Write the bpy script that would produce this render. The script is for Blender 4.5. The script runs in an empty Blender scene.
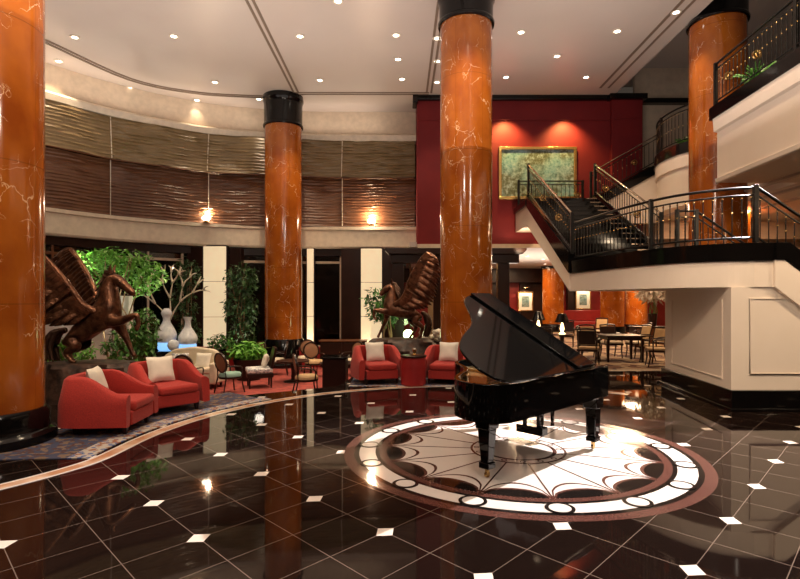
import bpy, math, random
from mathutils import Vector, Matrix
random.seed(7)
C = bpy.context.scene.collection
S = bpy.context.scene
PI = math.pi
# ------------------------------------------------------------ camera
cam = bpy.data.cameras.new('camera'); co = bpy.data.objects.new('camera', cam); C.objects.link(co)
co.location = (0, 0, 1.6); co.rotation_euler = (PI/2, 0, 0)
cam.lens = 24; cam.sensor_width = 36; cam.shift_y = 10.5/800; cam.clip_end = 200
S.camera = co
# ------------------------------------------------------------ world and exposure
w = bpy.data.worlds.new('world'); S.world = w; w.use_nodes = True
w.node_tree.nodes['Background'].inputs[0].default_value = (1.0, .80, .62, 1)
w.node_tree.nodes['Background'].inputs[1].default_value = 0.03
S.view_settings.view_transform = 'Standard'; S.view_settings.look = 'None'
S.view_settings.exposure = 0.62; S.view_settings.gamma = 1
# ------------------------------------------------------------ lights
def light(kind, loc, energy, col=(1, .78, .55), target=None, size=.1, spot=60, blend=.5, sy=None):
    l = bpy.data.lights.new('light', kind); l.energy = energy; l.color = col
    o = bpy.data.objects.new('light', l); C.objects.link(o); o.location = loc
    if kind == 'SPOT':
        l.spot_size = math.radians(spot); l.spot_blend = blend; l.shadow_soft_size = size
    elif kind == 'POINT': l.shadow_soft_size = size
    elif kind == 'AREA':
        l.size = size
        if sy: l.shape = 'RECTANGLE'; l.size_y = sy
    if target is not None:
        o.rotation_euler = (Vector(target)-Vector(loc)).to_track_quat('-Z', 'Y').to_euler()
    return o
WARM = (1, .76, .50); SOFT = (1, .84, .68)
light('SPOT', (6.3, 8.5, 4.95), 5000, (1, .91, .86), (1.7, 5.4, 0), .03, 42, .25)      # the show light on the piano
for x, y in ((-6, -2), (4, -3), (-1, 2), (3.4, 1.5)):
    light('POINT', (x, y, 5.9), 150, SOFT, size=.3)                                     # unseen fill points added above and behind the camera
for a, b in (((-9.6, 13.6), (-7.9, 15.9)), ((-7.6, 16.0), (-4.8, 17.6)), ((-4.2, 17.7), (-.6, 17.9))):
    m = ((a[0]+b[0])/2, (a[1]+b[1])/2)
    o = light('AREA', (m[0], m[1], 7.3), 9, SOFT, size=math.dist(a, b), sy=.15)
    o.rotation_euler = (PI, 0, math.atan2(b[1]-a[1], b[0]-a[0]))
o = light('AREA', (-1.5, 8, 4.7), 440, (1, .87, .78), size=15, sy=12); o.rotation_euler = (PI, 0, 0)   # added unseen fill, washing the ceiling from below
def clear_of(px, y): return ((px-400)/(300-y)*6.45, 3438/(300-y))
DOWN = [(75,37,0),(174,36,0),(59,61,0),(130,88,0),(215,82,0),(197,100,0),(259,99,0),(338,1,1),(300,36,1),(396,35,1),(398,59,1),
        (320,80,1),(402,79,1),(437,38,1),(437,61,1),(437,82,1),(521,32,2),(506,77,2),(617,31,2),(557,56,2),(586,77,2),(676,12,2)]
for px, y, z in DOWN:
    X, Y = clear_of(px, y)
    light('SPOT', (X, Y, 7.98), 120 if Y < 16 else 25, WARM, (X, Y, 0), .05, 80, .7)
for X, Y in ((-4, 5), (5.2, 4.4), (-7, 8), (-1.9, 9.3), (0.2,9.8), (-3.5,6.5)):
    light('SPOT', (X, Y, 7.98), 190, WARM, (X, Y, 0), .05, 80, .7)
# picture spots, and unseen spots added to brighten columns, statues and stair
for (x, y, z, e, t, sp) in ((3.3,16.45,7.45,271,(3.35,16.9,5.6),110),(5.2,16.45,7.45,271,(5.2,16.9,5.6),110),(3.6,15.6,3.0,61,(4.0,16.9,4.2),100),(-1.3,10.2,5.5,120,(.1,13,1.7),40),(-2.5,5,6.5,160,(-4.9,8.6,1.5),40),(-1,1,7.9,1000,(5.3,7.7,1.8),34),(2,1.5,7.9,300,(6.2,9,4.6),40),
        (1.4,9.0,7.7,260,(1.4,12,3),60),(6.9,8.9,7.7,260,(7.3,12.3,3),60),(-3.0,14,7.7,260,(-3.72,17,3),60),(-2.6,4.9,7.0,330,(-4.9,6.2,2.5),70),
        (7.2,6.2,3.6,110,(6.2,7.7,1.2),120),(4.3,5.2,7.7,500,(4.9,8.3,1.7),50),(5.6,13.4,7.7,160,(7.3,14.6,4.6),60),(5.2,8.6,7.8,200,(6.5,9.5,4.6),70)):
    light('SPOT', (x, y, z), e, (1, .72, .22) if e == 271 else (1, .74, .48), t, .06, sp, .8)
for x, y, e in ((-5.97, 16.9, 130), (-1.0, 17.7, 130), (-3.05,17.6,45)):
    light('SPOT', (x, y, -.2), e, (1, .82, .55), (x, y+.45, 3), .05, 80, .8)
for x, y in ((-6.2, 17.25), (-.95, 17.85)):
    light('POINT', (x, y, 4.42), 60, (1, .72, .45), size=.06)
for x, y, z, e in ((4.5,20,3.27,70),(8,19,3.27,90),(6,26,3.27,110),(11,24.5,3.27,150),(9.5,14.5,4.0,110),(7.4,13.9,3.98,50),(2.5,19,3.27,60)):
    light('AREA', (x, y, z), e, (1, .66, .38), (x, y, 0), size=1.1)
light('AREA', (5.5,21,1.9), 130, (1,.86,.72), (5.5,21,3.3), size=4)
for x, y, z, e in ((-5.6,12.3,-.3,110),(-4.4,14.9,-.2,60),(-6.3,11.2,0.1,90),(-6.6,14.2,-.2,160),(.25,13.7,.1,40)):
    light('SPOT', (x, y, z), e, (.97, 1, .78), (x, y+.3, 3), .08, 75, .6)                                # garden lamps among the plants
for x, y in ((-2.6,12.6),(-4.6,12.2),(-2.2,15)):
    light('SPOT', (x, y, 3.2), 70, WARM, (x, y, -.5), .05, 110, .7)
# ------------------------------------------------------------ materials
MT = {}
def mat(name, col, rough=.5, metal=0, spec=.5, emit=None, es=1, coat=0, noise=None, bump=None, trans=0, sheen=0):
    m = bpy.data.materials.new(name); m.use_nodes = True; nt = m.node_tree; b = nt.nodes['Principled BSDF']
    c4 = (*col, 1); b.inputs['Base Color'].default_value = c4
    b.inputs['Roughness'].default_value = rough; b.inputs['Metallic'].default_value = metal
    b.inputs['Specular IOR Level'].default_value = spec; b.inputs['Coat Weight'].default_value = coat
    b.inputs['Transmission Weight'].default_value = trans
    b.inputs['Sheen Weight'].default_value = sheen
    if emit: b.inputs['Emission Color'].default_value = (*emit, 1); b.inputs['Emission Strength'].default_value = es
    tc = nt.nodes.new('ShaderNodeTexCoord')
    n = nt.nodes.new('ShaderNodeTexNoise'); nt.links.new(tc.outputs['Object'], n.inputs['Vector'])
    sc, c2, lo, hi = noise if noise else (6, tuple(v*.85 for v in col), .35, .7)
    n.inputs['Scale'].default_value = sc; n.inputs['Detail'].default_value = 4
    mr = nt.nodes.new('ShaderNodeMapRange'); mr.inputs[1].default_value = lo; mr.inputs[2].default_value = hi
    nt.links.new(n.outputs[0], mr.inputs[0])
    mx = nt.nodes.new('ShaderNodeMix'); mx.data_type = 'RGBA'
    nt.links.new(mr.outputs[0], mx.inputs[0]); mx.inputs[6].default_value = c4; mx.inputs[7].default_value = (*c2, 1)
    nt.links.new(mx.outputs[2], b.inputs['Base Color'])
    if bump:
        n2 = nt.nodes.new('ShaderNodeTexNoise'); n2.inputs['Scale'].default_value = bump[0]; nt.links.new(tc.outputs['Object'], n2.inputs['Vector'])
        bp = nt.nodes.new('ShaderNodeBump'); bp.inputs['Strength'].default_value = bump[1]; bp.inputs['Distance'].default_value = .02
        nt.links.new(n2.outputs[0], bp.inputs['Height']); nt.links.new(bp.outputs[0], b.inputs['Normal'])
    MT[name] = m; return m
mat('ceiling', (.60, .52, .47), .35, noise=(.35, (.54, .46, .41), .3, .7))
mat('wall_beige', (.62, .50, .38), .6)
mat('fascia', (.78, .69, .56), .5)
mat('ceiling_line', (.20, .14, .10), .6)
mat('stair_beige', (.82, .71, .61), .5, noise=(3, (.80, .69, .585), .35, .7))
mat('red_wall', (.17, .011, .013), .6, spec=.25, noise=(2, (.14, .009, .012), .3, .7))
mat('black', (.004, .0035, .0035), .12, spec=.35)
mat('lacquer', (.002, .002, .002), .05, spec=.4)
mat('wood_dark', (.026, .009, .006), .3, spec=.3, noise=(3, (.016, .006, .004), .3, .7))
mat('wood_mid', (.16, .060, .022), .3, noise=(4, (.09, .03, .012), .3, .7))
mat('iron', (.018, .016, .015), .35, .6)
mat('brass', (.70, .46, .18), .25, 1)
mat('rail_top', (.55, .42, .32), .2, .8)
mat('steel', (.7, .68, .66), .15, 1)
mat('blind_dark', (.17, .075, .036), .32, noise=(3, (.12, .05, .025), .3, .7))
mat('blind_light', (.25, .175, .085), .32, noise=(3, (.19, .13, .06), .3, .7))
mat('red_fabric', (.46, .026, .016), .8, noise=(120, (.30, .014, .010), .4, .6), sheen=.08, bump=(200, .25))
mat('red_leather', (.36, .02, .02), .35)
mat('cream_fabric', (.70, .60, .46), .85, bump=(120, .3))
mat('white_fabric', (.80, .74, .64), .85, bump=(150, .3))
mat('tan_fabric', (.50, .33, .17), .8)
mat('brown_fabric', (.26, .12, .06), .6)
mat('grey_fabric', (.33, .33, .36), .8, noise=(14, (.75, .72, .68), .48, .54))
mat('teal_fabric', (.25, .42, .36), .8)
mat('bronze', (.26, .115, .06), .28, .75, noise=(9, (.07, .03, .018), .3, .65), bump=(25, .5))
mat('bronze_dark', (.07, .032, .018), .38, .6, bump=(30, .8))
mat('rock', (.07, .035, .022), .55, noise=(6, (.02, .011, .008), .4, .6), bump=(9, 1.0))
mat('leaf', (.09, .26, .035), .45, noise=(5, (.03, .12, .02), .35, .65))
mat('leaf_dark', (.07, .17, .05), .45, noise=(5, (.02, .05, .015), .35, .65))
mat('leaf_bright', (.20, .48, .06), .45, noise=(7, (.08, .28, .03), .35, .65))
mat('bark', (.30, .19, .10), .8)
mat('bark_pale', (.80, .72, .55), .7)
mat('glaze', (.82, .84, .88), .15, noise=(8, (.62, .66, .72), .4, .6))
mat('blue_glass', (.25, .50, .78), .1, emit=(.25, .55, 1), es=.7)
mat('white_stone', (.80, .76, .68), .6, bump=(12, .4))
mat('soil', (.04, .03, .02), .9)
mat('glass', (.55, .60, .58), .02, trans=1)
mat('lamp_glow', (1, .9, .75), .5, emit=(1, .88, .72), es=7)
mat('globe_glow', (1, .9, .75), .5, emit=(1, .84, .62), es=9)
mat('warm_glow', (1, .8, .5), .5, emit=(1, .66, .30), es=4)
mat('green_glow', (.8, 1, .6), .5, emit=(.75, 1, .45), es=10)
mat('stone_glow', (.80, .66, .44), .35, noise=(1.6, (.70, .54, .33), .35, .65), emit=(1, .82, .52), es=.36)  # emission stands in for the uplight on the pilaster stone
mat('gold_plate', (.75, .46, .18), .25, .9)
mat('ivory', (.85, .82, .75), .2)
mat('med_white', (.74, .68, .64), .12, noise=(5, (.78, .71, .67), .35, .65))
mat('med_brown', (.13, .052, .040), .12, noise=(90, (.07, .028, .022), .4, .6))
mat('med_black', (.012, .009, .008), .06)
mat('band', (.50, .26, .14), .1, noise=(3, (.70, .50, .36), .4, .6))
mat('red_carpet', (.36, .060, .045), .95, noise=(9, (.22, .04, .035), .42, .58))
mat('garden_dark', (.02, .022, .016), .9)
mat('paper', (.85, .8, .7), .7)

def nodes(m): return m.node_tree, m.node_tree.nodes, m.node_tree.links, m.node_tree.nodes['Principled BSDF']
def M(nt, op, a, b=None, c=None):
    n = nt.nodes.new('ShaderNodeMath'); n.operation = op
    for i, v in enumerate((a, b, c)):
        if v is None: continue
        if isinstance(v, (int, float)): n.inputs[i].default_value = v
        else: nt.links.new(v, n.inputs[i])
    return n.outputs[0]
def mix(nt, f, a, b):
    mx = nt.nodes.new('ShaderNodeMix'); mx.data_type = 'RGBA'; nt.links.new(f, mx.inputs[0])
    for i, v in ((6, a), (7, b)):
        if isinstance(v, tuple): mx.inputs[i].default_value = (*v, 1)
        else: nt.links.new(v, mx.inputs[i])
    return mx.outputs[2]
# orange veined marble
def marble(name, base, base2, vein, rough=.14):
    m = mat(name, base, rough, coat=.3); nt, N, L, B = nodes(m)
    tc = N.new('ShaderNodeTexCoord'); mp = N.new('ShaderNodeMapping'); L.new(tc.outputs['Object'], mp.inputs[0]); mp.inputs[3].default_value = (1, 1, .8)
    n1 = N.new('ShaderNodeTexNoise'); n1.inputs['Scale'].default_value = 2.0; n1.inputs['Detail'].default_value = 8; L.new(mp.outputs[0], n1.inputs['Vector'])
    # wobble the lookup
    ad = N.new('ShaderNodeVectorMath'); ad.operation = 'MULTIPLY_ADD'; L.new(n1.outputs[1], ad.inputs[0]); ad.inputs[1].default_value = (.9, .9, .9); L.new(mp.outputs[0], ad.inputs[2])
    v = N.new('ShaderNodeTexVoronoi'); v.feature = 'DISTANCE_TO_EDGE'; v.inputs['Scale'].default_value = 3.3; L.new(ad.outputs[0], v.inputs['Vector'])
    n2 = N.new('ShaderNodeTexNoise'); n2.inputs['Scale'].default_value = 2.6; L.new(mp.outputs[0], n2.inputs['Vector'])
    th = M(nt, 'MULTIPLY', M(nt, 'SUBTRACT', n2.outputs[0], .475), .085)
    ve = M(nt, 'LESS_THAN', v.outputs['Distance'], th)
    ve = M(nt, 'MULTIPLY', ve, .65)
    mr = N.new('ShaderNodeMapRange'); mr.inputs[1].default_value = .35; mr.inputs[2].default_value = .68; L.new(n1.outputs[0], mr.inputs[0])
    col = mix(nt, mr.outputs[0], base, base2)
    # cladding joints
    sx = N.new('ShaderNodeSeparateXYZ'); L.new(tc.outputs['Object'], sx.inputs[0])
    an = M(nt, 'DIVIDE', M(nt, 'ARCTAN2', sx.outputs[1], sx.outputs[0]), 2*PI/6)
    j1 = M(nt, 'LESS_THAN', M(nt, 'FRACT', an), .012)
    j2 = M(nt, 'LESS_THAN', M(nt, 'FRACT', M(nt, 'DIVIDE', sx.outputs[2], 1.55)), .008)
    jj = M(nt, 'MULTIPLY', M(nt, 'MAXIMUM', j1, j2), .55)
    col = mix(nt, jj, mix(nt, ve, col, vein), tuple(c*.35 for c in base))
    L.new(col, B.inputs['Base Color']); return m
marble('marble', (.43, .120, .013), (.26, .056, .007), (.90, .62, .36))
marble('marble_red', (.38, .065, .010), (.22, .03, .006), (.55, .22, .08))
# granite floor: joints on a slanting lattice, pale corner dots at every second crossing
def granite():
    m = mat('granite', (.014, .008, .006), .035, spec=.26, noise=(3, (.024, .014, .010), .3, .7)); nt, N, L, B = nodes(m)
    tc = N.new('ShaderNodeTexCoord'); sx = N.new('ShaderNodeSeparateXYZ'); L.new(tc.outputs['Object'], sx.inputs[0])
    x = M(nt, 'ADD', sx.outputs[0], .103); y = M(nt, 'SUBTRACT', sx.outputs[1], 3.68)
    ax, ay, bx, by = -.585, .615, .665, .71; det = ax*by-bx*ay
    s = M(nt, 'ADD', M(nt, 'MULTIPLY', x, by/det), M(nt, 'MULTIPLY', y, -bx/det))
    t = M(nt, 'ADD', M(nt, 'MULTIPLY', x, -ay/det), M(nt, 'MULTIPLY', y, ax/det))
    def near(v): return M(nt, 'ABSOLUTE', M(nt, 'SUBTRACT', v, M(nt, 'ROUND', v)))
    ns, ntt = near(s), near(t)
    dot = M(nt, 'LESS_THAN', M(nt, 'ADD', ns, ntt), .088)
    js = M(nt, 'LESS_THAN', near(M(nt, 'MULTIPLY', s, 2)), .0065); jt = M(nt, 'LESS_THAN', near(M(nt, 'MULTIPLY', t, 2)), .0065)
    jn = M(nt, 'MULTIPLY', M(nt, 'MAXIMUM', js, jt), .75)
    n = N.new('ShaderNodeTexNoise'); n.inputs['Scale'].default_value = 160; L.new(tc.outputs['Object'], n.inputs['Vector'])
    base = mix(nt, M(nt, 'GREATER_THAN', n.outputs[0], .62), (.009, .005, .004), (.022, .012, .009))
    c = mix(nt, jn, base, (.21, .155, .125)); c = mix(nt, dot, c, (.85, .76, .68))
    L.new(c, B.inputs['Base Color'])
granite()
def weave(name, c1, c2, c3, sc):
    m = mat(name, c1, .95); nt, N, L, B = nodes(m)
    tc = N.new('ShaderNodeTexCoord')
    v = N.new('ShaderNodeTexVoronoi'); v.inputs['Scale'].default_value = sc; L.new(tc.outputs['Object'], v.inputs['Vector'])
    n = N.new('ShaderNodeTexNoise'); n.inputs['Scale'].default_value = sc*.7; L.new(tc.outputs['Object'], n.inputs['Vector'])
    c = mix(nt, M(nt, 'GREATER_THAN', v.outputs['Distance'], .42), c1, c2)
    c = mix(nt, M(nt, 'GREATER_THAN', n.outputs[0], .56), c, c3)
    L.new(c, B.inputs['Base Color'])
weave('rug', (.07, .025, .02), (.04, .05, .10), (.18, .12, .08), 14)
weave('rug_border', (.08, .12, .28), (.42, .38, .34), (.28, .12, .07), 15)
weave('dining_carpet', (.17, .08, .045), (.36, .26, .17), (.07, .03, .025), 2.6)
def mottled():
    m = mat('painting', (.1, .2, .2), .6); nt, N, L, B = nodes(m); tc = N.new('ShaderNodeTexCoord')
    n = N.new('ShaderNodeTexNoise'); n.inputs['Scale'].default_value = 1.1; n.inputs['Detail'].default_value = 2; L.new(tc.outputs['Object'], n.inputs['Vector'])
    n2 = N.new('ShaderNodeTexNoise'); n2.inputs['Scale'].default_value = 9; n2.inputs['Detail'].default_value = 9; n2.inputs['Roughness'].default_value = .8; L.new(tc.outputs['Object'], n2.inputs['Vector'])
    def r(v, a, b):
        q = N.new('ShaderNodeMapRange'); q.inputs[1].default_value = a; q.inputs[2].default_value = b; L.new(v, q.inputs[0]); return q.outputs[0]
    c = mix(nt, r(n.outputs[0], .42, .58), (.10, .10, .05), (.16, .30, .32)); c = mix(nt, r(n2.outputs[0], .48, .64), c, (.38, .46, .46)); c = mix(nt, r(n2.outputs[0], .46, .36), c, (.03, .05, .035))
    L.new(c, B.inputs['Base Color'])
mottled()
def damask():
    m = MT['red_wall']; nt, N, L, B = nodes(m)
damask()

# ------------------------------------------------------------ mesh builder
class MB:
    def __init__(s): s.v = []; s.f = []; s.m = []; s.cur = 0; s.x = Matrix()
    def add(s, vs, fs):
        o = len(s.v); s.v += [tuple(s.x @ Vector(p)) for p in vs]
        s.f += [tuple(i+o for i in f) for f in fs]; s.m += [s.cur]*len(fs); return s
    def box(s, x0, x1, y0, y1, z0, z1):
        return s.add([(x0,y0,z0),(x1,y0,z0),(x1,y1,z0),(x0,y1,z0),(x0,y0,z1),(x1,y0,z1),(x1,y1,z1),(x0,y1,z1)],
                     [(0,3,2,1),(4,5,6,7),(0,1,5,4),(1,2,6,5),(2,3,7,6),(3,0,4,7)])
    def frustum(s, cx, cy, z0, a0, z1, a1, b0=None, b1=None):
        b0 = a0 if b0 is None else b0; b1 = a1 if b1 is None else b1
        vs = [(cx+i*a0, cy+j*b0, z0) for i, j in ((-1,-1),(1,-1),(1,1),(-1,1))]+[(cx+i*a1, cy+j*b1, z1) for i, j in ((-1,-1),(1,-1),(1,1),(-1,1))]
        return s.add(vs, [(0,3,2,1),(4,5,6,7),(0,1,5,4),(1,2,6,5),(2,3,7,6),(3,0,4,7)])
    def prism(s, poly, z0, z1):
        n = len(poly); a = sum(poly[i][0]*poly[(i+1)%n][1]-poly[(i+1)%n][0]*poly[i][1] for i in range(n))
        if a < 0: poly = poly[::-1]
        vs = [(p[0], p[1], z0) for p in poly]+[(p[0], p[1], z1) for p in poly]
        return s.add(vs, [tuple(range(n-1, -1, -1)), tuple(range(n, 2*n))]+[(i, (i+1)%n, n+(i+1)%n, n+i) for i in range(n)])
    def hull_y(s, poly, y0, y1):       # polygon in xz, extruded along y
        n = len(poly); vs = [(p[0], y0, p[1]) for p in poly]+[(p[0], y1, p[1]) for p in poly]
        return s.add(vs, [tuple(range(n)), tuple(range(2*n-1, n-1, -1))]+[(i, n+i, n+(i+1)%n, (i+1)%n) for i in range(n)])
    def hull_x(s, poly, x0, x1):       # polygon in yz, extruded along x
        n = len(poly); vs = [(x0, p[0], p[1]) for p in poly]+[(x1, p[0], p[1]) for p in poly]
        return s.add(vs, [tuple(range(n)), tuple(range(2*n-1, n-1, -1))]+[(i, n+i, n+(i+1)%n, (i+1)%n) for i in range(n)])
    def lathe(s, prof, seg=32, cx=0, cy=0, caps=True):
        n = len(prof); vs = [(cx+r*math.cos(2*PI*k/seg), cy+r*math.sin(2*PI*k/seg), z) for r, z in prof for k in range(seg)]
        fs = [(i*seg+k, i*seg+(k+1)%seg, (i+1)*seg+(k+1)%seg, (i+1)*seg+k) for i in range(n-1) for k in range(seg)]
        if caps: fs += [tuple(range(seg-1, -1, -1)), tuple((n-1)*seg+k for k in range(seg))]
        return s.add(vs, fs)
    def tube(s, pts, r, seg=8, flat=1):
        pts = [Vector(p) for p in pts]; n = len(pts); vs = []
        rs = r if isinstance(r, (list, tuple)) else [r]*n
        for i, p in enumerate(pts):
            d = (pts[min(i+1, n-1)]-pts[max(i-1, 0)]).normalized()
            u = d.cross(Vector((0, 0, 1)));
            if u.length < .1: u = d.cross(Vector((1, 0, 0)))
            u.normalize(); q = u.cross(d)
            for k in range(seg):
                a = 2*PI*(k+.5)/seg; vs.append(p+(u*math.cos(a)+q*math.sin(a)*flat)*rs[i])
        fs = [(i*seg+k, i*seg+(k+1)%seg, (i+1)*seg+(k+1)%seg, (i+1)*seg+k) for i in range(n-1) for k in range(seg)]
        fs += [tuple(range(seg-1, -1, -1)), tuple((n-1)*seg+k for k in range(seg))]
        return s.add(vs, fs)
    def ring(s, cx, cy, r0, r1, z0, z1, a0=0, a1=2*PI, seg=96):
        full = abs(a1-a0-2*PI) < 1e-6; n = seg+1; vs = []
        for k in range(n):
            a = a0+(a1-a0)*k/seg; c, q = math.cos(a), math.sin(a)
            vs += [(cx+r0*c, cy+r0*q, z0), (cx+r1*c, cy+r1*q, z0), (cx+r1*c, cy+r1*q, z1), (cx+r0*c, cy+r0*q, z1)]
        fs = []
        for k in range(seg):
            o, p = 4*k, 4*k+4
            fs += [(o, o+1, p+1, p)[::-1], (o+1, p+1, p+2, o+2), (o+2, p+2, p+3, o+3), (o+3, p+3, p, o)]
        if not full: fs += [(0,1,2,3), (4*seg+3, 4*seg+2, 4*seg+1, 4*seg)]
        return s.add(vs, fs)
    def sweep(s, path, prof):          # prof: (offset to the left of the path, z) closed loop; path in plan
        P = [Vector((p[0], p[1])) for p in path]; n = len(P); k = len(prof); vs = []
        for i, p in enumerate(P):
            d = (P[min(i+1, n-1)]-P[max(i-1, 0)]).normalized(); u = Vector((-d.y, d.x))
            z = path[i][2] if len(path[i]) > 2 else 0
            vs += [(p.x+u.x*a, p.y+u.y*a, z+b) for a, b in prof]
        fs = [(i*k+j, i*k+(j+1)%k, (i+1)*k+(j+1)%k, (i+1)*k+j) for i in range(n-1) for j in range(k)]
        fs += [tuple(range(k-1, -1, -1)), tuple((n-1)*k+j for j in range(k))]
        return s.add(vs, fs)
    def ball(s, c, r, seg=12, rings=8, sq=(1, 1, 1)):
        vs = [(c[0], c[1], c[2]-r*sq[2])]
        for i in range(1, rings):
            a = -PI/2+PI*i/rings
            vs += [(c[0]+r*sq[0]*math.cos(a)*math.cos(2*PI*k/seg), c[1]+r*sq[1]*math.cos(a)*math.sin(2*PI*k/seg), c[2]+r*sq[2]*math.sin(a)) for k in range(seg)]
        vs.append((c[0], c[1], c[2]+r*sq[2])); t = len(vs)-1
        fs = [(0, 1+(k+1)%seg, 1+k) for k in range(seg)]+[(1+i*seg+k, 1+i*seg+(k+1)%seg, 1+(i+1)*seg+(k+1)%seg, 1+(i+1)*seg+k) for i in range(rings-2) for k in range(seg)]
        fs += [(1+(rings-2)*seg+k, 1+(rings-2)*seg+(k+1)%seg, t) for k in range(seg)]
        return s.add(vs, fs)
    def build(s, name, m, parent=None, smooth=None, bevel=0, loc=None, sub=0):
        me = bpy.data.meshes.new(name); me.from_pydata(s.v, [], s.f)
        ms = m if isinstance(m, (list, tuple)) else [m]
        for q in ms: me.materials.append(MT[q])
        if len(ms) > 1: me.polygons.foreach_set('material_index', s.m)
        me.validate(); me.update()
        if smooth is not None:
            me.shade_smooth(); me.set_sharp_from_angle(angle=math.radians(smooth))
        o = bpy.data.objects.new(name, me); C.objects.link(o)
        if loc: o.location = loc
        if parent: o.parent = parent
        if bevel:
            b = o.modifiers.new('bevel', 'BEVEL'); b.width = bevel; b.segments = 3; b.limit_method = 'ANGLE'
            if smooth is None: me.shade_smooth(); me.set_sharp_from_angle(angle=math.radians(50))
        if sub:
            b = o.modifiers.new('subdivision', 'SUBSURF'); b.levels = sub; b.render_levels = sub
        return o
def thing(name, label, cat, loc=(0,0,0), rz=0, group=None):
    o = bpy.data.objects.new(name, None); C.objects.link(o); o.empty_display_size = .1
    o.location = loc; o.rotation_euler = (0, 0, rz); return tag(o, label, cat, group)
def tag(o, label, cat, group=None, kind=None):
    o['label'] = label; o['category'] = cat
    if group: o['group'] = group
    if kind: o['kind'] = kind
    return o
def struct(o): o['kind'] = 'structure'; return o
def children(o): return [c for c in C.objects if c.parent == o]
def dup(o, loc=None, rz=None, label=None, group=None, parent=None):
    c = o.copy(); C.objects.link(c)
    if parent: c.parent = parent
    if loc is not None: c.location = loc
    if rz is not None: c.rotation_euler = (0, 0, rz)
    if label: c['label'] = label
    if group: c['group'] = group
    for k in children(o): dup(k, parent=c)
    return c
def catmull(P, n=6, closed=False):
    P = [Vector(p) for p in P]; L = len(P); out = []
    for i in range(L if closed else L-1):
        g = (lambda j: P[j % L]) if closed else (lambda j: P[max(0, min(L-1, j))])
        a, b, c, d = g(i-1), g(i), g(i+1), g(i+2)
        for k in range(n):
            t = k/n; out.append(.5*((2*b)+(c-a)*t+(2*a-5*b+4*c-d)*t*t+(3*b-a-3*c+d)*t**3))
    if not closed: out.append(P[-1])
    return [tuple(p) for p in out]
# ============================================================ THE SETTING
MC = (1.255, 5.69)                                   # centre of the floor medallion
CURVE = catmull([(-12.6,8.2),(-11.6,11),(-10.3,13.4),(-8.6,15.8),(-6.3,17.5),(-3.9,18.15),(-1.9,18.3),(.55,18.3)], 6)
LOUNGE = [(-1.0,18.6),(-1.0,10.95),(-1.15,9.9),(-2.6,8.95),(-3.6,9.05),(-5.4,9.0),(-13.5,9.0),(-13.5,18.6)]
b = MB()
for poly in ([(-14,-9),(18,-9),(18,8.9),(-14,8.9)], [(-1.0,8.9),(18,8.9),(18,31),(-1.0,31)], [(-14,8.9),(-2.6,8.9),(-2.6,8.95),(-3.6,9.05),(-5.4,9.0),(-14,9.0)],
             [(-2.6,8.9),(-1.0,8.9),(-1.0,10.95),(-1.15,9.9),(-2.6,8.95)]):
    b.prism(poly, -.15, 0)
struct(b.build('floor', 'granite'))
b = MB(); b.prism([(-14,8.9),(-.95,8.9),(-.95,22),(-14,22)], -.65, -.5); struct(b.build('floor_lounge', 'red_carpet'))
b = MB(); b.sweep([(-5.6,9.0),(-3.6,9.05),(-2.6,8.95),(-1.15,9.9),(-1.0,10.95),(-1.0,18.3)], [(0,-.52),(.02,-.52),(.02,-.01),(0,-.01)]); struct(b.build('trim_1', 'black'))
b = MB(); b.box(-14,6.72,-9,18.8,8.05,8.25); b.box(6.72,18,-9,18.8,9.1,9.3); b.box(6.64,6.74,-9,17.3,8.052,9.2); struct(b.build('ceiling', 'ceiling'))
b = MB(); b.box(-14,18,-9.2,-9,0,9.3); b.box(-14.2,-14,-9.2,8.3,-.6,9.3); b.box(18,18.2,-9.2,31,0,9.3); struct(b.build('wall_front', 'wood_mid'))
# recessed lines and the ring in the ceiling
b = MB()
for o_ in (0, .14):
    b.box(-3.33+o_,-3.27+o_,9,16.6,8.035,8.06); b.box(.80+o_,.86+o_,9,16.6,8.035,8.06)
    b.box(-3.3,.9,16.55+o_,16.61+o_,8.035,8.06)
    b.sweep(catmull([(-9.9,10.2),(-9.35,11.9),(-8.75,13.2),(-7.8,15.5),(-6.4,16.45),(-4.9,16.75),(-3.9,16.8)],5), [(o_,8.03),(o_+.07,8.03),(o_+.07,8.06),(o_,8.06)])
b.box(6.05,6.12,9,16.2,8.035,8.06); b.box(6.3,6.36,9,16.2,8.035,8.06); 
struct(b.build('trim_2', 'ceiling_line'))
# curved wall: frieze, cornice, back of the blinds, fascia band
b = MB(); b.sweep(CURVE, [(-.0,7.2),(.0,8.06),(.15,8.06),(.15,7.2)]); struct(b.build('wall_left', 'wall_beige'))
b = MB(); b.sweep(CURVE, [(-.28,6.98),(-.28,7.16),(-.18,7.24),(.15,7.24),(.15,6.98)]); struct(b.build('trim_3', 'fascia', smooth=40))
b = MB(); b.sweep(CURVE, [(.1,4.0),(.1,7.0),(.18,7.0),(.18,4.0)]); struct(b.build('wall_backing', 'wood_dark'))
b = MB(); b.sweep(CURVE, [(-.34,3.40),(-.34,3.94),(-.40,3.96),(-.40,4.06),(.15,4.06),(.15,3.34),(-.30,3.34)]); struct(b.build('trim_4', 'fascia', smooth=30))
b = MB(); b.sweep(CURVE, [(-.12,3.10),(-.12,3.36),(.15,3.36),(.15,3.10)]); struct(b.build('trim_5', 'wood_dark'))
b = MB(); b.sweep(CURVE, [(-.2,-.5),(-.2,-.02),(.15,-.02),(.15,-.5)]); struct(b.build('baseboard_left', 'wood_dark'))
# garden outside the windows
b = MB(); b.sweep([(x*1.16-.6,y*1.16) for x,y in CURVE], [(0,-.6),(0,4.2),(.2,4.2),(.2,-.6)]); struct(b.build('wall_garden', 'garden_dark'))
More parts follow.
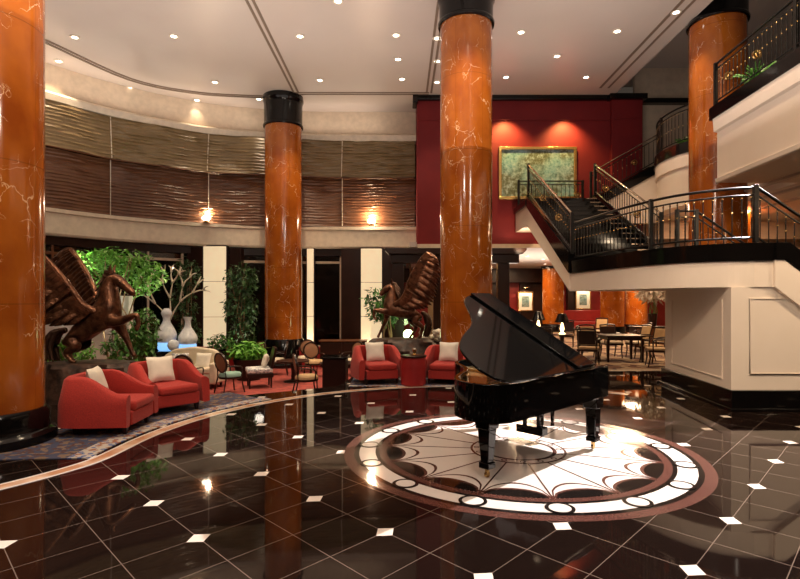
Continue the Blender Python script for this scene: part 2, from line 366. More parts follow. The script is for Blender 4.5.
# windows between the piers
seg = [(-12.6,8.2,-10.95,12.3),(-10.75,12.6,-8.85,15.5),(-8.6,15.8,-6.95,17.1),(-5.6,17.7,-4.2,18.05),(-3.4,18.2,-2.0,18.3),(-.6,18.3,.4,18.3)]
for i, (x0,y0,x1,y1) in enumerate(seg):
    L = math.dist((x0,y0),(x1,y1)); a = math.atan2(y1-y0, x1-x0)
    t = bpy.data.objects.new('window_%d' % (i+1), None); C.objects.link(t); t.location = (x0,y0,0); t.rotation_euler = (0,0,a); struct(t)
    f = MB(); f.box(0,.07,-.04,.04,-.05,3.1); f.box(L-.07,L,-.04,.04,-.05,3.1); f.box(0,L,-.04,.04,2.84,2.92); f.box(0,L,-.04,.04,-.05,.05)
    n = max(1, round(L/1.3))
    for k in range(1, n): f.box(L*k/n-.03,L*k/n+.03,-.04,.04,0,3.1)
    f.build('window_frame', 'wall_beige' if i in (2,3,4) else 'wood_mid', t, bevel=.006)
    g = MB(); g.box(.05,L-.05,-.004,.004,0,3.08); g.build('window_pane', 'glass', t)
# dark wood piers flanking the lit panels
b = MB()
for x0,x1,y in ((-6.85,-6.34,17.25),(-5.58,-5.2,17.55),(-1.98,-1.32,18.05),(-.60,-.25,18.05)):
    b.box(x0,x1,y-.12,y+.25,-.5,3.3)
struct(b.build('wall_piers', 'wood_dark', bevel=.01))
# red wall
b = MB(); b.box(.54,7.6,16.9,17.2,3.35,8.06); b.box(.54,.7,17.2,18.5,3.35,8.06); struct(b.build('wall_back', 'red_wall'))
b = MB(); b.box(6.65,7.62,16.74,16.92,3.35,7.95); struct(b.build('wall_pilaster', 'red_wall', bevel=.01))
b = MB(); b.box(.5,6.7,16.74,16.9,7.9,8.05); b.box(6.55,7.72,16.6,16.9,7.88,8.05); b.box(7.6,12,17.0,17.3,7.9,8.05); b.box(.4,.56,16.7,17.3,7.8,8.05); struct(b.build('trim_6', 'black', bevel=.02))
b = MB(); b.box(.6,6.65,16.86,16.9,7.28,7.31); b.box(6.75,7.5,16.7,16.75,7.28,7.31); struct(b.build('trim_7', 'red_wall'))
b = MB(); b.box(7.6,18,17.25,17.4,3.3,9.12); struct(b.build('wall_right', 'wall_beige'))
# bar behind
b = MB(); b.box(.3,16,17.0,30,3.3,3.45); struct(b.build('ceiling_bar', 'ceiling'))
b = MB(); b.box(-1,17,29.6,30,0,3.5); struct(b.build('wall_bar', 'red_leather'))
b = MB(); b.box(-1,17,28.7,28.9,2.55,3.32); struct(b.build('trim_8', 'wood_dark'))
b = MB(); b.box(6.6,8.3,29.2,29.6,0,2.6); b.box(9.2,10.0,29.2,29.6,0,2.6); b.box(3.4,6.0,29.2,29.6,0,2.6); struct(b.build('wall_bar_panels', 'wood_dark'))
b = MB(); b.box(-.3,-.1,18.6,30,0,3.4); struct(b.build('wall_bar_left', 'red_leather'))
b = MB(); b.box(16,16.2,17.4,31,0,8); struct(b.build('wall_far_right', 'wall_beige'))
b = MB(); b.box(1.0,2.4,19.0,19.2,0,3.3); struct(b.build('wall_lit_niche', 'tan_fabric'))
# black cornice strip and red strip just under the red wall, left of the middle column
b = MB(); b.box(.54,7.6,16.86,16.95,3.25,3.37); struct(b.build('trim_9', 'wall_beige'))
# ------------------------------------------------------------ floor inlays and carpets
z = 0
med = thing('floor_medallion', 'large round white and brown stone medallion inlaid in the black floor under the grand piano', 'floor inlay', (MC[0],MC[1],0))
b = MB(); b.ring(0,0,0.001,1.84,-.004,.001); b.build('outer_ring', 'med_brown', med)
def flat_ring(name, r0, r1, zt, m):
    q = MB(); q.ring(0,0,r0,r1,-.002,zt); return q.build(name, m, med)
flat_ring('dark_ring', .001, 1.735, .0016, 'med_black'); flat_ring('white_ring', .001, 1.685, .0022, 'med_white')
flat_ring('dark_ring', .001, 1.515, .0028, 'med_black'); flat_ring('inner_ring', .001, 1.475, .0034, 'med_brown')
flat_ring('field', .001, 1.395, .0040, 'med_white')
NR = 15; A0 = math.radians(-91)
def lens(k, rin, rw, zt):           # region between the rim and an arc bulging inward between two cusps
    a, c = A0+2*PI*k/NR, A0+2*PI*(k+1)/NR; R = 1.398; n = 14; out = []; inn = []
    for i in range(n+1):
        t = i/n; s = a+rw+(c-a-2*rw)*t; out.append((R*math.cos(s), R*math.sin(s)))
        r = R-(R-rin)*max(0, 1-(2*t-1)**2)**.5; inn.append((r*math.cos(s), r*math.sin(s)))
    return out+inn[::-1][1:-1]
for k in range(NR):
    q = MB(); q.prism(lens(k, 1.055, -.0, 0), 0, .0044); q.build('scallop', 'med_brown', med)
    q = MB(); q.prism(lens(k, 1.09, .010, 0), 0, .0048); q.build('scallop_band', 'med_white', med)
    q = MB(); q.prism(lens(k, 1.20, .006, 0), 0, .0052); q.build('petal', ['med_brown'], med)
    q = MB(); q.prism(lens(k, 1.235, .02, 0), 0, .0056); q.build('petal_heart', 'med_black', med)
    a = A0+2*PI*k/NR; q = MB(); q.x = Matrix.Rotation(a, 4, 'Z'); q.box(.3,1.40,-.008,.008,0,.0060); q.build('spoke', 'med_brown', med)
    q = MB(); q.ring(1.60*math.cos(a),1.60*math.sin(a),.001,.115,0,.0062,seg=28); q.build('roundel', 'med_black', med)
    q = MB(); q.ring(1.60*math.cos(a),1.60*math.sin(a),.001,.085,0,.0068,seg=28); q.build('roundel_heart', 'med_white', med)
flat_ring('hub', .001, .50, .0066, 'med_brown'); flat_ring('hub', .001, .475, .0070, 'med_white'); flat_ring('hub', .001, .40, .0074, 'med_brown'); flat_ring('hub', .001, .36, .0078, 'med_white')
for k in range(15):
    a = 2*PI*k/15; q = MB(); q.ring(.437*math.cos(a),.437*math.sin(a),.018,.032,0,.0074,seg=16); q.build('hub_link', 'med_brown', med)
b = MB(); BAND=[(MC[0]+4.255*math.cos(math.radians(a)),MC[1]+4.255*math.sin(math.radians(a))) for a in range(52,178,2)]+[p[:2] for p in catmull([(-3.0,5.75),(-3.07,5.2),(-3.42,4.55),(-4.0,3.85),(-4.9,3.1),(-6.2,2.4)],6)]
b.sweep(BAND,[(-.085,-.002),(-.085,.003),(.085,.003),(.085,-.002)])
tag(b.build('floor_band', 'band'), 'long curved tan and cream stone band inlaid around the medallion in the black floor', 'floor inlay')
b = MB(); b.sweep(BAND,[(-.085,-.002),(-.085,.0042),(-.06,.0042),(-.06,-.002)]); b.sweep(BAND,[(.06,-.002),(.06,.0042),(.085,.0042),(.085,-.002)])
o = b.build('band_edge', 'med_white'); o.parent = [q for q in C.objects if q.name == 'floor_band'][0]
rug = thing('carpet', 'patterned carpet with a blue border under the two red armchairs by the left column', 'carpet', (0,0,0))
b = MB(); b.ring(MC[0],MC[1],4.62,5.5,0,.008,math.radians(140),math.radians(184),60); b.build('field', 'rug', rug)
b = MB(); b.ring(MC[0],MC[1],4.40,4.62,0,.009,math.radians(139),math.radians(184),60); b.build('border', 'rug_border', rug)
rug = thing('carpet', 'strip of patterned carpet under the pair of red armchairs and drum table at the back', 'carpet', (0,0,0))
b = MB(); b.prism([(-.95,9.98),(1.35,9.98),(1.35,10.6),(.7,10.9),(-.95,10.9)], 0, .008); b.build('field', 'rug', rug)
b = MB(); b.box(-.95,1.4,9.86,9.98,0,.009); b.build('border', 'rug_border', rug)
dc = thing('carpet', 'brown and beige striped carpet under the dining chairs beyond the piano', 'carpet', (0,0,0))
b = MB(); b.box(2.4,15.5,12.1,28.5,0,.01); b.build('field', 'dining_carpet', dc)
b = MB(); b.box(2.4,15.5,12.02,12.14,0,.012); b.build('edge_strip', 'wall_beige', dc)
# ------------------------------------------------------------ columns
def column(x, y, r, zb, label, top=8.05, zs=.38):
    t = thing('marble_column', label, 'column', (x,y,zb)); H = top-zb; z0 = zs-zb
    b = MB(); b.lathe([(r+.13,0),(r+.13,.10),(r+.10,.13),(r+.06,.15),(r+.06,z0-.05),(r+.03,z0)],64); b.build('base','black',t,smooth=35)
    cp = 1.12 if top > 8.5 else .62 if x > 1 else .92
    b = MB(); b.lathe([(r,z0-.01),(r,H-cp if top > 5 else H-1.0)],72); b.build('shaft','marble',t,smooth=35)
    if top > 5:
        b = MB(); b.lathe([(r+.01,H-cp-.06),(r+.045,H-cp-.05),(r+.055,H-cp-.01),(r+.04,H-cp+.03),(r+.01,H-cp+.04)],64); b.build('necking_ring','black',t,smooth=60)
        b = MB(); b.lathe([(r+.02,H-cp),(r+.022,H-.30),(r+.03,H-.20),(r+.055,H-.16),(r+.065,H-.10),(r+.05,H-.05),(r+.05,H-.001)],64); b.build('capital','black',t,smooth=35)
    else:
        b = MB(); b.lathe([(r,H-1.01),(r,H-.12)],48); b.build('shaft','marble',t,smooth=35)
        b = MB(); b.lathe([(r+.03,H-.14),(r+.08,H-.10),(r+.08,H-.001)],48); b.build('capital','black',t,smooth=35)
    return t
column(-4.65,6.0,.55,0,'huge orange marble column at the left edge, beside the two red armchairs')
column(-3.72,17.0,.58,-.5,'farthest tall orange marble column, standing on the red carpet before the curved wall')
column(1.40,11.3,.545,0,'tall veined orange marble column behind the grand piano')
column(7.32,12.3,.59,0,'tall orange marble column behind the staircase railing on the right',9.1)
column(7.75,27,.53,.012,'short orange column with dark cap under the bar ceiling, left of the stair fascia',3.3,.4)
column(9.75,24.5,.52,.012,'reddish orange column in the bar, under the middle of the stair landing',3.3,.4)
column(11.75,26.5,.52,.012,'bright orange column in the bar, nearest the panelled stair block',3.3,.4)
t = thing('marble_pier','square orange marble pier behind the landing railing, right of the tall column','pier',(9.15,14.6,0))
b = MB(); b.box(-.42,.42,-.4,.4,.3,3.95); b.build('shaft','marble',t,bevel=.02)
b = MB(); b.box(-.48,.48,-.46,.46,0,.3); b.build('base','black',t,bevel=.02)
# ------------------------------------------------------------ blinds
V = [(-12.6,8.2),(-11.2,11.7),(-8.5,15.65),(-6.2,17.3),(-1.95,18.05),(.5,18.05)]
def blind(i, z0, z1, lean, m, label, ns, amp):
    (x0,y0),(x1,y1) = V[i],V[i+1]; L = math.dist(V[i],V[i+1]); a = math.atan2(y1-y0,x1-x0)
    t = thing('window_blind', label, 'blind', (x0,y0,0), a)
    nx = max(8,int(L*7)); b = MB(); vs = []; rows = ns*6
    rnd = [random.uniform(-1,1) for _ in range(400)]
    for j in range(rows+1):
        f = j/rows; z = z0+(z1-z0)*f; ph = (f*ns) % 1
        for k in range(nx+1):
            u = k/nx; sag = .035*math.sin(PI*((u*max(1,round(L/1.3))) % 1))*1.0
            wob = .010*math.sin(u*17+j//6*1.7)+.008*math.sin(u*41+j//6*2.9)
            dep = -amp*(1-ph)**1.5*(1+.5*rnd[(j//6*31+k//3) % 400])
            vs.append((L*u, dep-lean*(1-f)+.0, z-sag*.6+wob*.6))
    fs = [(j*(nx+1)+k, j*(nx+1)+k+1, (j+1)*(nx+1)+k+1, (j+1)*(nx+1)+k) for j in range(rows) for k in range(nx)]
    b.add(vs, fs); b.build('slatted_fabric', m, t, smooth=75)
    b = MB(); b.tube([(0.02,-lean,z0-.03),(L-.02,-lean,z0-.03)],.022,6); b.build('bottom_rail', 'blind_dark' if m=='blind_dark' else 'wood_mid', t)
    b = MB(); b.box(-.012,.012,-lean*.6-.05,-lean*.6-.02,z0,z1) if lean==0 else b.hull_x([(-.03,z1),(-lean-.04,z0),(-lean-.02,z0),(-.0,z1)],-.012,.012); b.build('guide_post','fascia' if i in (2,3,4) else 'wood_mid',t)
wh = ['hidden behind the left column','next to the left column','left of the ledge lamp under the curved frieze','spanning behind the far marble column','between the far column and the red wall']
for i in range(5):
    blind(i, 5.70, 6.98, .28, 'blind_light', 'olive pleated upper blind '+wh[i], 12, .030)
    blind(i, 4.10, 5.70, 0, 'blind_dark', 'dark brown pleated lower blind '+wh[i], 17, .026)
# ledge lamps
for x,y,lb in ((-6.2,17.05,'glowing round lamp on the beige ledge left of the far column'),(-.95,17.7,'glowing round lamp on the beige ledge between the far column and the red wall')):
    t = thing('ledge_lamp', lb, 'lamp', (x,y,4.06))
    b = MB(); b.lathe([(.10,0),(.12,.03),(.05,.05),(.05,.09)],20); b.build('lamp_base','brass',t,smooth=40)
    b = MB(); b.ball((0,0,.16),.13,16,10,(1,1,.6)); b.build('lamp_shade','globe_glow',t,smooth=80)
# stone pilaster panels, their uplight glow put into the material
for x,y,wd,lb in ((-5.96,17.2,.72,'tall cream stone panel with painted-in uplight left of the far column, between dark piers'),(-.96,17.95,.70,'tall cream stone panel with painted-in uplight left of the flying horse statue'),(-3.02,18.0,.22,'narrow cream strip with painted-in uplight just right of the far marble column')):
    t = thing('glow_pilaster', lb, 'wall panel', (x,y,-.5))
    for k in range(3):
        b = MB(); b.box(-wd/2,wd/2,-.06,.1,.42+k*1.14,.42+k*1.14+1.125); b.build('slab','stone_glow',t,bevel=.006)
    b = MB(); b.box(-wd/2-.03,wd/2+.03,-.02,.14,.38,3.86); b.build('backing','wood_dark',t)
# ------------------------------------------------------------ ceiling lights
t0 = None
LB = ['small lit recessed downlight in the beige ceiling near the curved wall','small lit recessed downlight in the ceiling between the far column and the middle column','small lit recessed downlight in the ceiling right of the middle column']
GR = ['downlights by the curved wall','downlights left of the middle column','downlights right of the middle column']
for px,y,g in DOWN:
    X,Y = clear_of(px,y)
    if not t0:
        t0 = thing('ceiling_light', LB[g], 'ceiling light', (X,Y,8.05), 0, GR[g])
        b = MB(); b.ring(0,0,.07,.115,-.018,-.0005,seg=24); b.build('trim_ring','fascia',t0,smooth=40)
        b = MB(); b.lathe([(.071,-.012),(.071,-.001)],24); b.build('bulb','lamp_glow',t0)
    else: dup(t0,(X,Y,8.05),0,LB[g],GR[g])
for x,y in ((3.9,19),(4.9,20.5),(5.9,22),(4.6,24),(3.6,22.2),(6.8,25)):
    dup(t0,(x,y,3.3),0,'small lit recessed downlight in the low white bar ceiling','downlights in the bar ceiling')
# ------------------------------------------------------------ painting on the red wall
t = thing('painting','large gold-framed mottled green abstract painting on the red wall','painting',(4.35,16.9,4.78))
b = MB(); b.box(-1.14,1.14,-.04,-.01,.08,1.58); b.build('canvas','painting',t)
b = MB(); b.box(-1.23,1.23,-.08,0,0,.09); b.box(-1.23,1.23,-.08,0,1.57,1.66); b.box(-1.23,-1.14,-.08,0,.09,1.57); b.box(1.14,1.23,-.08,0,.09,1.57); b.build('frame','gold_plate',t,bevel=.01)
# ============================================================ STAIRCASE
def rail(label, pts, h=.84, spacing=.125, rosettes=(), newel=(0,-1), top='rail_top', cat='railing'):
    P = [Vector(p) for p in pts]; o = P[0].copy(); Q = [p-o for p in P]
    t = thing('stair_railing', label, cat, tuple(o))
    up = lambda z: [tuple(p+Vector((0,0,z))) for p in Q]
    MB().tube(up(h), .030, 8, .7).build('handrail', top, t, smooth=50)
    MB().tube(up(h-.11), .014, 6).build('upper_rail', 'iron', t)
    MB().tube(up(.09), .016, 6).build('lower_rail', 'iron', t)
    cum = [0]
    for a, c in zip(Q, Q[1:]): cum.append(cum[-1]+(c-a).xy.length)
    def at(s):
        for i in range(len(Q)-1):
            if s <= cum[i+1]+1e-6: return Q[i].lerp(Q[i+1], (s-cum[i])/max(1e-6, cum[i+1]-cum[i]))
        return Q[-1]
    m = MB(); m.tube([(0,0,.08),(0,0,h-.10)], .0095, 6); m.cur = 1
    for zc in (.46, h-.15): m.ball((0,0,zc), .016, 8, 6)
    b0 = None; n = int(cum[-1]/spacing)
    for k in range(1, n):
        p = at(cum[-1]*k/n)
        if b0 is None: b0 = m.build('baluster', ['iron','brass'], t, loc=tuple(p), smooth=60)
        else:
            c = b0.copy(); C.objects.link(c); c.location = p; c.parent = t
    for i in newel:
        p = Q[i]; q = MB(); q.box(p.x-.032,p.x+.032,p.y-.032,p.y+.032,p.z,p.z+h+.03); q.build('newel_post','iron',t,bevel=.005)
    for s in rosettes:
        p = at(cum[-1]*s); q = MB(); q.x = Matrix.Translation(p+Vector((0,0,.42))) @ Matrix.Rotation(PI/2,4,'X'); q.ring(0,0,.055,.085,-.02,.02,seg=24); q.ball((0,0,0),.042,12,8,(1,1,.5)); q.build('rosette','brass',t,smooth=50)
    return t
ZL = 2.40                                                   # landing level
F = catmull([(3.65,11.4),(3.80,10.4),(3.98,9.3),(4.28,8.4),(4.75,7.9),(5.15,7.76)],6)+[(5.42,7.75)]
FR = [tuple(p[:2]) for p in F]
stair = thing('staircase','beige staircase with black steps and curved landing beside the panelled block','staircase',(0,0,0))
land = FR+[(5.62,7.75),(5.62,11.4)]
b = MB(); b.prism(land, 1.79, 2.18); b.build('landing_slab','stair_beige',stair)
b = MB(); b.prism(land, 2.181, ZL); b.build('landing_floor','black',stair)
b = MB(); b.sweep(FR, [(.02,2.17),(-.03,2.17),(-.04,ZL+.03),(.02,ZL+.03)]); b.build('landing_edge','black',stair,smooth=40)
# first flight, straight back
NS, rise, run = 13, (4.45-ZL)/13, 3.8/13
for k in range(NS):
    y = 11.4+run*k; z = ZL+rise*(k+1)
    b = MB(); b.box(3.72,5.55,y-.02,y+run,z-.035,z); b.box(3.72,5.55,y,y+.02,z-rise,z-.035); b.build('step','black',stair,bevel=.004)
    b = MB(); b.box(5.20,5.50,y-.024,y-.018,z-.03,z-.006); b.build('step_nosing','rail_top',stair)
b = MB(); b.hull_x([(11.4,1.79),(15.2,3.72),(16.7,3.72),(16.7,4.3),(15.2,4.3),(11.4,2.18)],3.62,3.72); b.build('stringer','stair_beige',stair)
b = MB(); b.hull_x([(11.35,2.18),(15.2,4.28),(15.2,4.6),(11.35,2.62)],3.58,3.74); b.build('stringer_cap','black',stair)
b = MB(); b.hull_x([(11.4,1.79),(15.2,3.72),(15.2,4.3),(11.4,2.18)],5.5,5.62); b.build('stringer','stair_beige',stair)
b = MB(); b.hull_x([(11.35,2.18),(15.2,4.28),(15.2,4.6),(11.35,2.62)],5.49,5.64); b.build('stringer_cap','black',stair)
b = MB(); b.hull_x([(11.4,1.79),(15.2,3.72),(15.2,3.8),(11.4,1.9)],3.72,5.5); b.build('soffit','stair_beige',stair)
b = MB(); b.box(3.72,5.75,15.2,16.72,3.72,4.3); b.build('upper_landing_slab','stair_beige',stair)
b = MB(); b.box(3.56,5.75,15.18,16.74,4.3,4.45); b.build('upper_landing_floor','black',stair)
# second flight, to the right
for k in range(7):
    x = 5.75+.285*k; z = 4.45+.164*(k+1)
    b = MB(); b.box(x,x+.3,16.02,16.72,z-.17,z); b.build('step','black',stair,bevel=.004)
b = MB(); b.hull_y([(5.75,3.9),(5.75,4.3),(7.75,5.42),(7.75,3.9)],15.95,16.02); b.build('stringer','stair_beige',stair)
b = MB(); b.hull_y([(5.70,4.3),(5.70,4.55),(7.75,5.72),(7.75,5.42)],15.90,16.04); b.build('stringer_cap','black',stair)
# flight down to the right
for k in range(13):
    x = 5.62+.27*k; z = ZL-.185*(k+1)
    if z > .05: b = MB(); b.box(x,x+.28,7.88,9.6,z-.18,z); b.build('step','black',stair,bevel=.004)
b = MB(); b.hull_y([(5.42,1.79),(5.42,2.18),(5.55,2.18),(8.4,.04),(8.4,.0),(7.75,.0)],7.70,7.88); b.build('stringer','stair_beige',stair)
b = MB(); b.hull_y([(5.42,2.18),(5.42,ZL+.03),(5.62,ZL+.03),(8.8,.06),(8.5,.0),(5.58,2.18)],7.68,7.90); b.build('stringer_cap','black',stair)
# panelled block under the landing
b = MB(); b.prism([(4.83,7.75),(8.3,7.75),(8.3,10.3),(5.12,10.3)], .2, .3)
b = MB(); b.add([(4.83,7.78,.28),(8.3,7.78,.28),(8.0,7.78,.40),(5.9,7.78,1.79),(4.83,7.78,1.79),(5.12,10.3,.28),(5.12,10.3,1.79),(8.3,10.3,.28),(8.0,10.3,.40),(5.9,10.3,1.79)],
    [(0,1,2,3,4),(5,0,4,6),(7,5,6,9,8),(4,3,9,6),(1,7,8,2),(3,2,8,9)]); b.build('panelled_wall','stair_beige',stair)
b = MB(); b.prism([(4.79,7.70),(8.6,7.70),(8.6,10.33),(5.07,10.36)], .04, .29); b.build('plinth','black',stair,bevel=.01)
b = MB(); b.prism([(4.73,7.62),(8.7,7.62),(8.7,10.36),(5.01,10.42)], 0, .045); b.build('plinth_step','black',stair,bevel=.01)
def moulding(pts, wd, name='panel_moulding'):
    b = MB(); b.tube(pts+[pts[0], pts[1]], wd, 4); b.build(name,'stair_beige',stair,smooth=20)
fx = lambda u: (4.83+.29*u-.006, 7.78+2.52*u)
moulding([(*fx(.10),.42),(*fx(.86),.42),(*fx(.86),1.60),(*fx(.10),1.60)], .013)
moulding([(5.10,7.775,.52),(7.45,7.775,.52),(5.62,7.775,1.62),(5.10,7.775,1.62)], .013)
# railings
rail('black iron railing with pale handrail on the left side of the lower stair flight',[(3.66,11.35,2.58),(3.66,15.2,4.60)],.86,.14,(.25,.6),(0,-1))
rail('black iron railing with pale handrail on the right side of the lower stair flight',[(5.56,11.35,2.58),(5.56,15.2,4.60)],.86,.14,(.3,.8),(0,-1))
L3 = [(p[0]+.05,p[1]+.03,ZL+.02) for p in F if p[0] < 5.1]+[(5.2,7.80,ZL+.04)]+[(8.4,7.80,.30)]
rail('curved black iron railing along the front of the landing, running down to the right',L3,.82,.125,(.72,),(0,15,-2,-1),'iron')
rail('short black railing behind the descending stairs on the right of the landing',[(5.05,9.72,ZL),(5.4,9.72,ZL),(8.3,9.72,.42)],.82,.14,(),(0,1),'iron')
rail('low black railing at the back of the upper landing, in front of the painting',[(3.7,16.64,4.45),(5.7,16.64,4.45)],.86,.13,(.93,),(0,-1),'iron')
rail('black railing climbing right along the second stair flight below the beige wall',[(5.72,15.97,4.55),(7.72,15.97,5.70)],.86,.13,(.65,),(0,-1))
# gallery
gal = thing('gallery','beige upper gallery with black edge on the right, above the stair landing','gallery',(0,0,0))
GE = [(6.2,4.0),(6.45,8.6),(6.6,11.1)]
BOW = catmull([(7.55,13.3),(7.25,13.9),(7.2,14.7),(7.42,15.4),(7.78,15.96)],6)
GP = GE+[(8.3,11.1),(8.3,13.1)]+[tuple(p) for p in BOW]+[(7.78,17.2),(15.9,17.2),(15.9,4.0)]
b = MB(); b.prism(GP, 4.04, 5.35); b.build('slab','stair_beige',gal)
b = MB(); b.prism(GP, 5.351, 5.6); b.build('floor_slab','black',gal)
b = MB(); b.sweep(GE, [(.0,5.08),(.07,5.10),(.09,5.36),(.0,5.36)]); b.sweep(GE, [(0,4.02),(.03,4.04),(.04,4.12),(0,4.14)]); b.build('fascia_band','stair_beige',gal)
b = MB(); b.sweep(GE, [(.0,5.36),(.11,5.36),(.11,5.62),(.0,5.62)]); b.build('edge','black',gal)
b = MB(); b.box(6.50,7.0,11.1,11.22,5.36,5.62); b.build('edge','black',gal)
b = MB(); b.sweep([tuple(p) for p in BOW][::-1], [(-.0,5.36),(-.08,5.36),(-.08,5.64),(.0,5.64)]); b.build('edge','black',gal)
b = MB(); b.sweep([tuple(p) for p in BOW][::-1], [(-.0,5.0),(-.05,5.02),(-.05,5.37),(.0,5.37)]); b.build('fascia_band','stair_beige',gal)
for k in range(3):
    b = MB(); b.box(7.6+k*.9,7.72+k*.9,5,16.1,3.99,4.045); b.build('soffit_groove','ceiling',gal)
rail('black iron gallery railing at the upper right edge',[(6.14,4.0,5.62),(6.39,8.6,5.62),(6.54,11.05,5.62)],.86,.13,(.8,.93),(0,1,-1),'iron')
rail('bowed black balcony railing behind the tall column at the end of the second flight',[(p[0],p[1],5.64) for p in BOW],.95,.13,(),(0,12,-1),'iron')
b = MB(); b.box(7.8,14,16.2,16.3,3.46,3.98); struct(b.build('wall_under_gallery','wall_beige'))

# ============================================================ GRAND PIANO
ang = math.atan2(-.698,-.714)
pn = thing('grand_piano','black polished grand piano with its lid raised, standing on the white medallion','piano',(2.25,5.75,0.008),ang)
OUT = catmull([(.36,0),(1.2,0),(1.75,0),(1.90,.03),(1.99,.11),(2.03,.26),(2.0,.41),(1.93,.54),(1.80,.65),(1.63,.75),(1.45,.84),(1.28,.96),(1.12,1.14),(.95,1.36),(.75,1.47),(.5,1.5),(.36,1.5)],4)
OUT = [p for p in OUT if p[1] > -.001 or True]
def loc(poly): return [(u,-v) for u,v in poly]
def inset(poly, d):
    n = len(poly); cx, cy = sum(p[0] for p in poly)/n, .6; out = []
    for i in range(n):
        a, c = Vector(poly[i-1]), Vector(poly[(i+1)%n]); e = (c-a).normalized(); nn = Vector((-e.y, e.x)); out.append((poly[i][0]+nn.x*d, poly[i][1]+nn.y*d))
    out[0] = (poly[0][0], d); out[-1] = (poly[-1][0], 1.5-d); return out
IN = inset(OUT, .045)
def wall_ring(b, O, I, z0, z1):
    n = len(O); vs = []
    for (a, c) in zip(O, I): vs += [(a[0],-a[1],z0),(a[0],-a[1],z1),(c[0],-c[1],z1),(c[0],-c[1],z0)]
    fs = []
    for i in range(n-1):
        o, p = 4*i, 4*i+4; fs += [(o,p,p+1,o+1),(o+1,p+1,p+2,o+2),(o+2,p+2,p+3,o+3),(o+3,p+3,p,o)]
    fs += [(0,1,2,3),(4*n-1,4*n-2,4*n-3,4*n-4)]; b.add(vs, fs)
b = MB(); wall_ring(b, OUT, IN, .58, .885); b.build('rim','lacquer',pn,smooth=35,bevel=.006)
b = MB(); b.prism(loc(OUT), .56, .60); b.build('bottom_board','lacquer',pn,smooth=35)
b = MB(); b.prism(loc(inset(OUT,.046)), .765, .785); b.build('soundboard','gold_plate',pn)
q = b = MB()
for k in range(9): b.tube([(.42+.05*k,-.12-.15*k,.80),(1.95-.14*k,-.18-.10*k,.80)],.012,5)
b.build('iron_frame','gold_plate',pn)
b = MB()
for k in range(40): b.tube([(.45,-.12-.033*k,.815),(max(.7,2.0-.028*k if k<30 else 1.1-.03*(k-30)),-.10-.022*k,.815)],.0018,3)
b.build('strings','steel',pn)
b = MB(); b.box(0,.36,-.075,0,.56,.885); b.build('cheek','lacquer',pn,bevel=.012)
b = MB(); b.box(0,.36,-1.5,-1.425,.56,.885); b.build('cheek','lacquer',pn,bevel=.012)
b = MB(); b.box(-.02,.37,-1.49,-.01,.55,.625); b.build('keybed','lacquer',pn,bevel=.008)
b = MB(); b.box(.27,.30,-1.425,-.075,.625,.86); b.build('fallboard','lacquer',pn,bevel=.006)
b = MB(); b.box(.28,.38,-1.425,-.075,.845,.87); b.build('pin_block_cover','lacquer',pn)
kb = MB()
for k in range(52): kb.box(.05,.24,-.08-(k+1)*1.34/52+.001,-.08-k*1.34/52,.63,.655)
kb.build('white_keys','ivory',pn)
kb = MB()
for k in range(51):
    if k % 7 not in (2, 6): y = -.08-(k+1)*1.34/52; kb.box(.12,.24,y-.006,y+.006,.655,.668)
kb.build('black_keys','lacquer',pn)
b = MB(); b.box(.40,.42,-1.1,-.4,.89,1.10); b.x = Matrix(); b.box(.38,.56,-1.12,-.38,.875,.895); b.build('music_desk','lacquer',pn,bevel=.004)
# lid, hinged on the straight side
phi = math.radians(29)
R = Matrix.Translation((0,0,.895)) @ Matrix.Rotation(-phi,4,'X')
LO = [(max(u,.36) if i else .36, v*1.03-.015) for i,(u,v) in enumerate(OUT)]
b = MB(); b.x = R; b.prism(loc([(u+(.02 if u>.4 else 0),v) for u,v in LO]), 0, .024); b.build('lid','lacquer',pn,smooth=35,bevel=.006)
b = MB(); b.x = R; b.box(.36,.72,-1.52,-.0,.027,.050); b.build('front_flap','lacquer',pn,bevel=.006)
b = MB()
for u in (.5,1.1,1.65): b.x = Matrix(); b.tube([(u-.07,.004,.895),(u+.07,.004,.895)],.011,8)
b.build('hinges','brass',pn)
p1 = R @ Vector((.62,-1.36,-.002)); b = MB(); b.tube([(.62,-1.44,.88),tuple(p1)],.013,8); b.build('prop_stick','lacquer',pn)
def pleg(u,v):
    l = MB(); l.frustum(u,-v,.44,.075,.56,.085); l.frustum(u,-v,.14,.042,.44,.062); l.frustum(u,-v,.085,.055,.14,.055); l.build('leg','lacquer',pn,bevel=.008)
    c = MB(); c.lathe([(.02,.05),(.02,.09)],10,u,-v); c.x = Matrix.Translation((u,-v,.028)) @ Matrix.Rotation(PI/2,4,'X'); c.lathe([(.028,-.012),(.028,.012)],16); c.build('caster','brass',pn,smooth=40)
pleg(1.72,.34); pleg(.16,.10); pleg(.16,1.40)
b = MB(); b.box(.30,.34,-.86,-.82,.16,.56); b.box(.30,.34,-.68,-.64,.16,.56); b.box(.26,.38,-.92,-.58,.08,.17); b.build('pedal_lyre','lacquer',pn,bevel=.008)
for v in (.83,.75,.67): b = MB(); b.box(.17,.27,-v-.014,-v+.014,.055,.072); b.build('pedal','brass',pn,bevel=.004)
bx = thing('piano_bench','black piano bench with square tapered legs behind the piano','bench',(2.25+.55*.714-.75*.698, 5.75+.55*.698+.75*.714, 0.006),ang)
b = MB(); b.box(-.17,.17,-.36,.36,.43,.49); b.build('seat','lacquer',bx,bevel=.02)
b = MB(); b.box(-.15,.15,-.34,.34,.37,.43); b.build('apron','lacquer',bx,bevel=.004)
for i in (-1,1):
    for j in (-1,1): b = MB(); b.frustum(i*.13,j*.31,0,.016,.40,.026); b.build('leg','lacquer',bx)

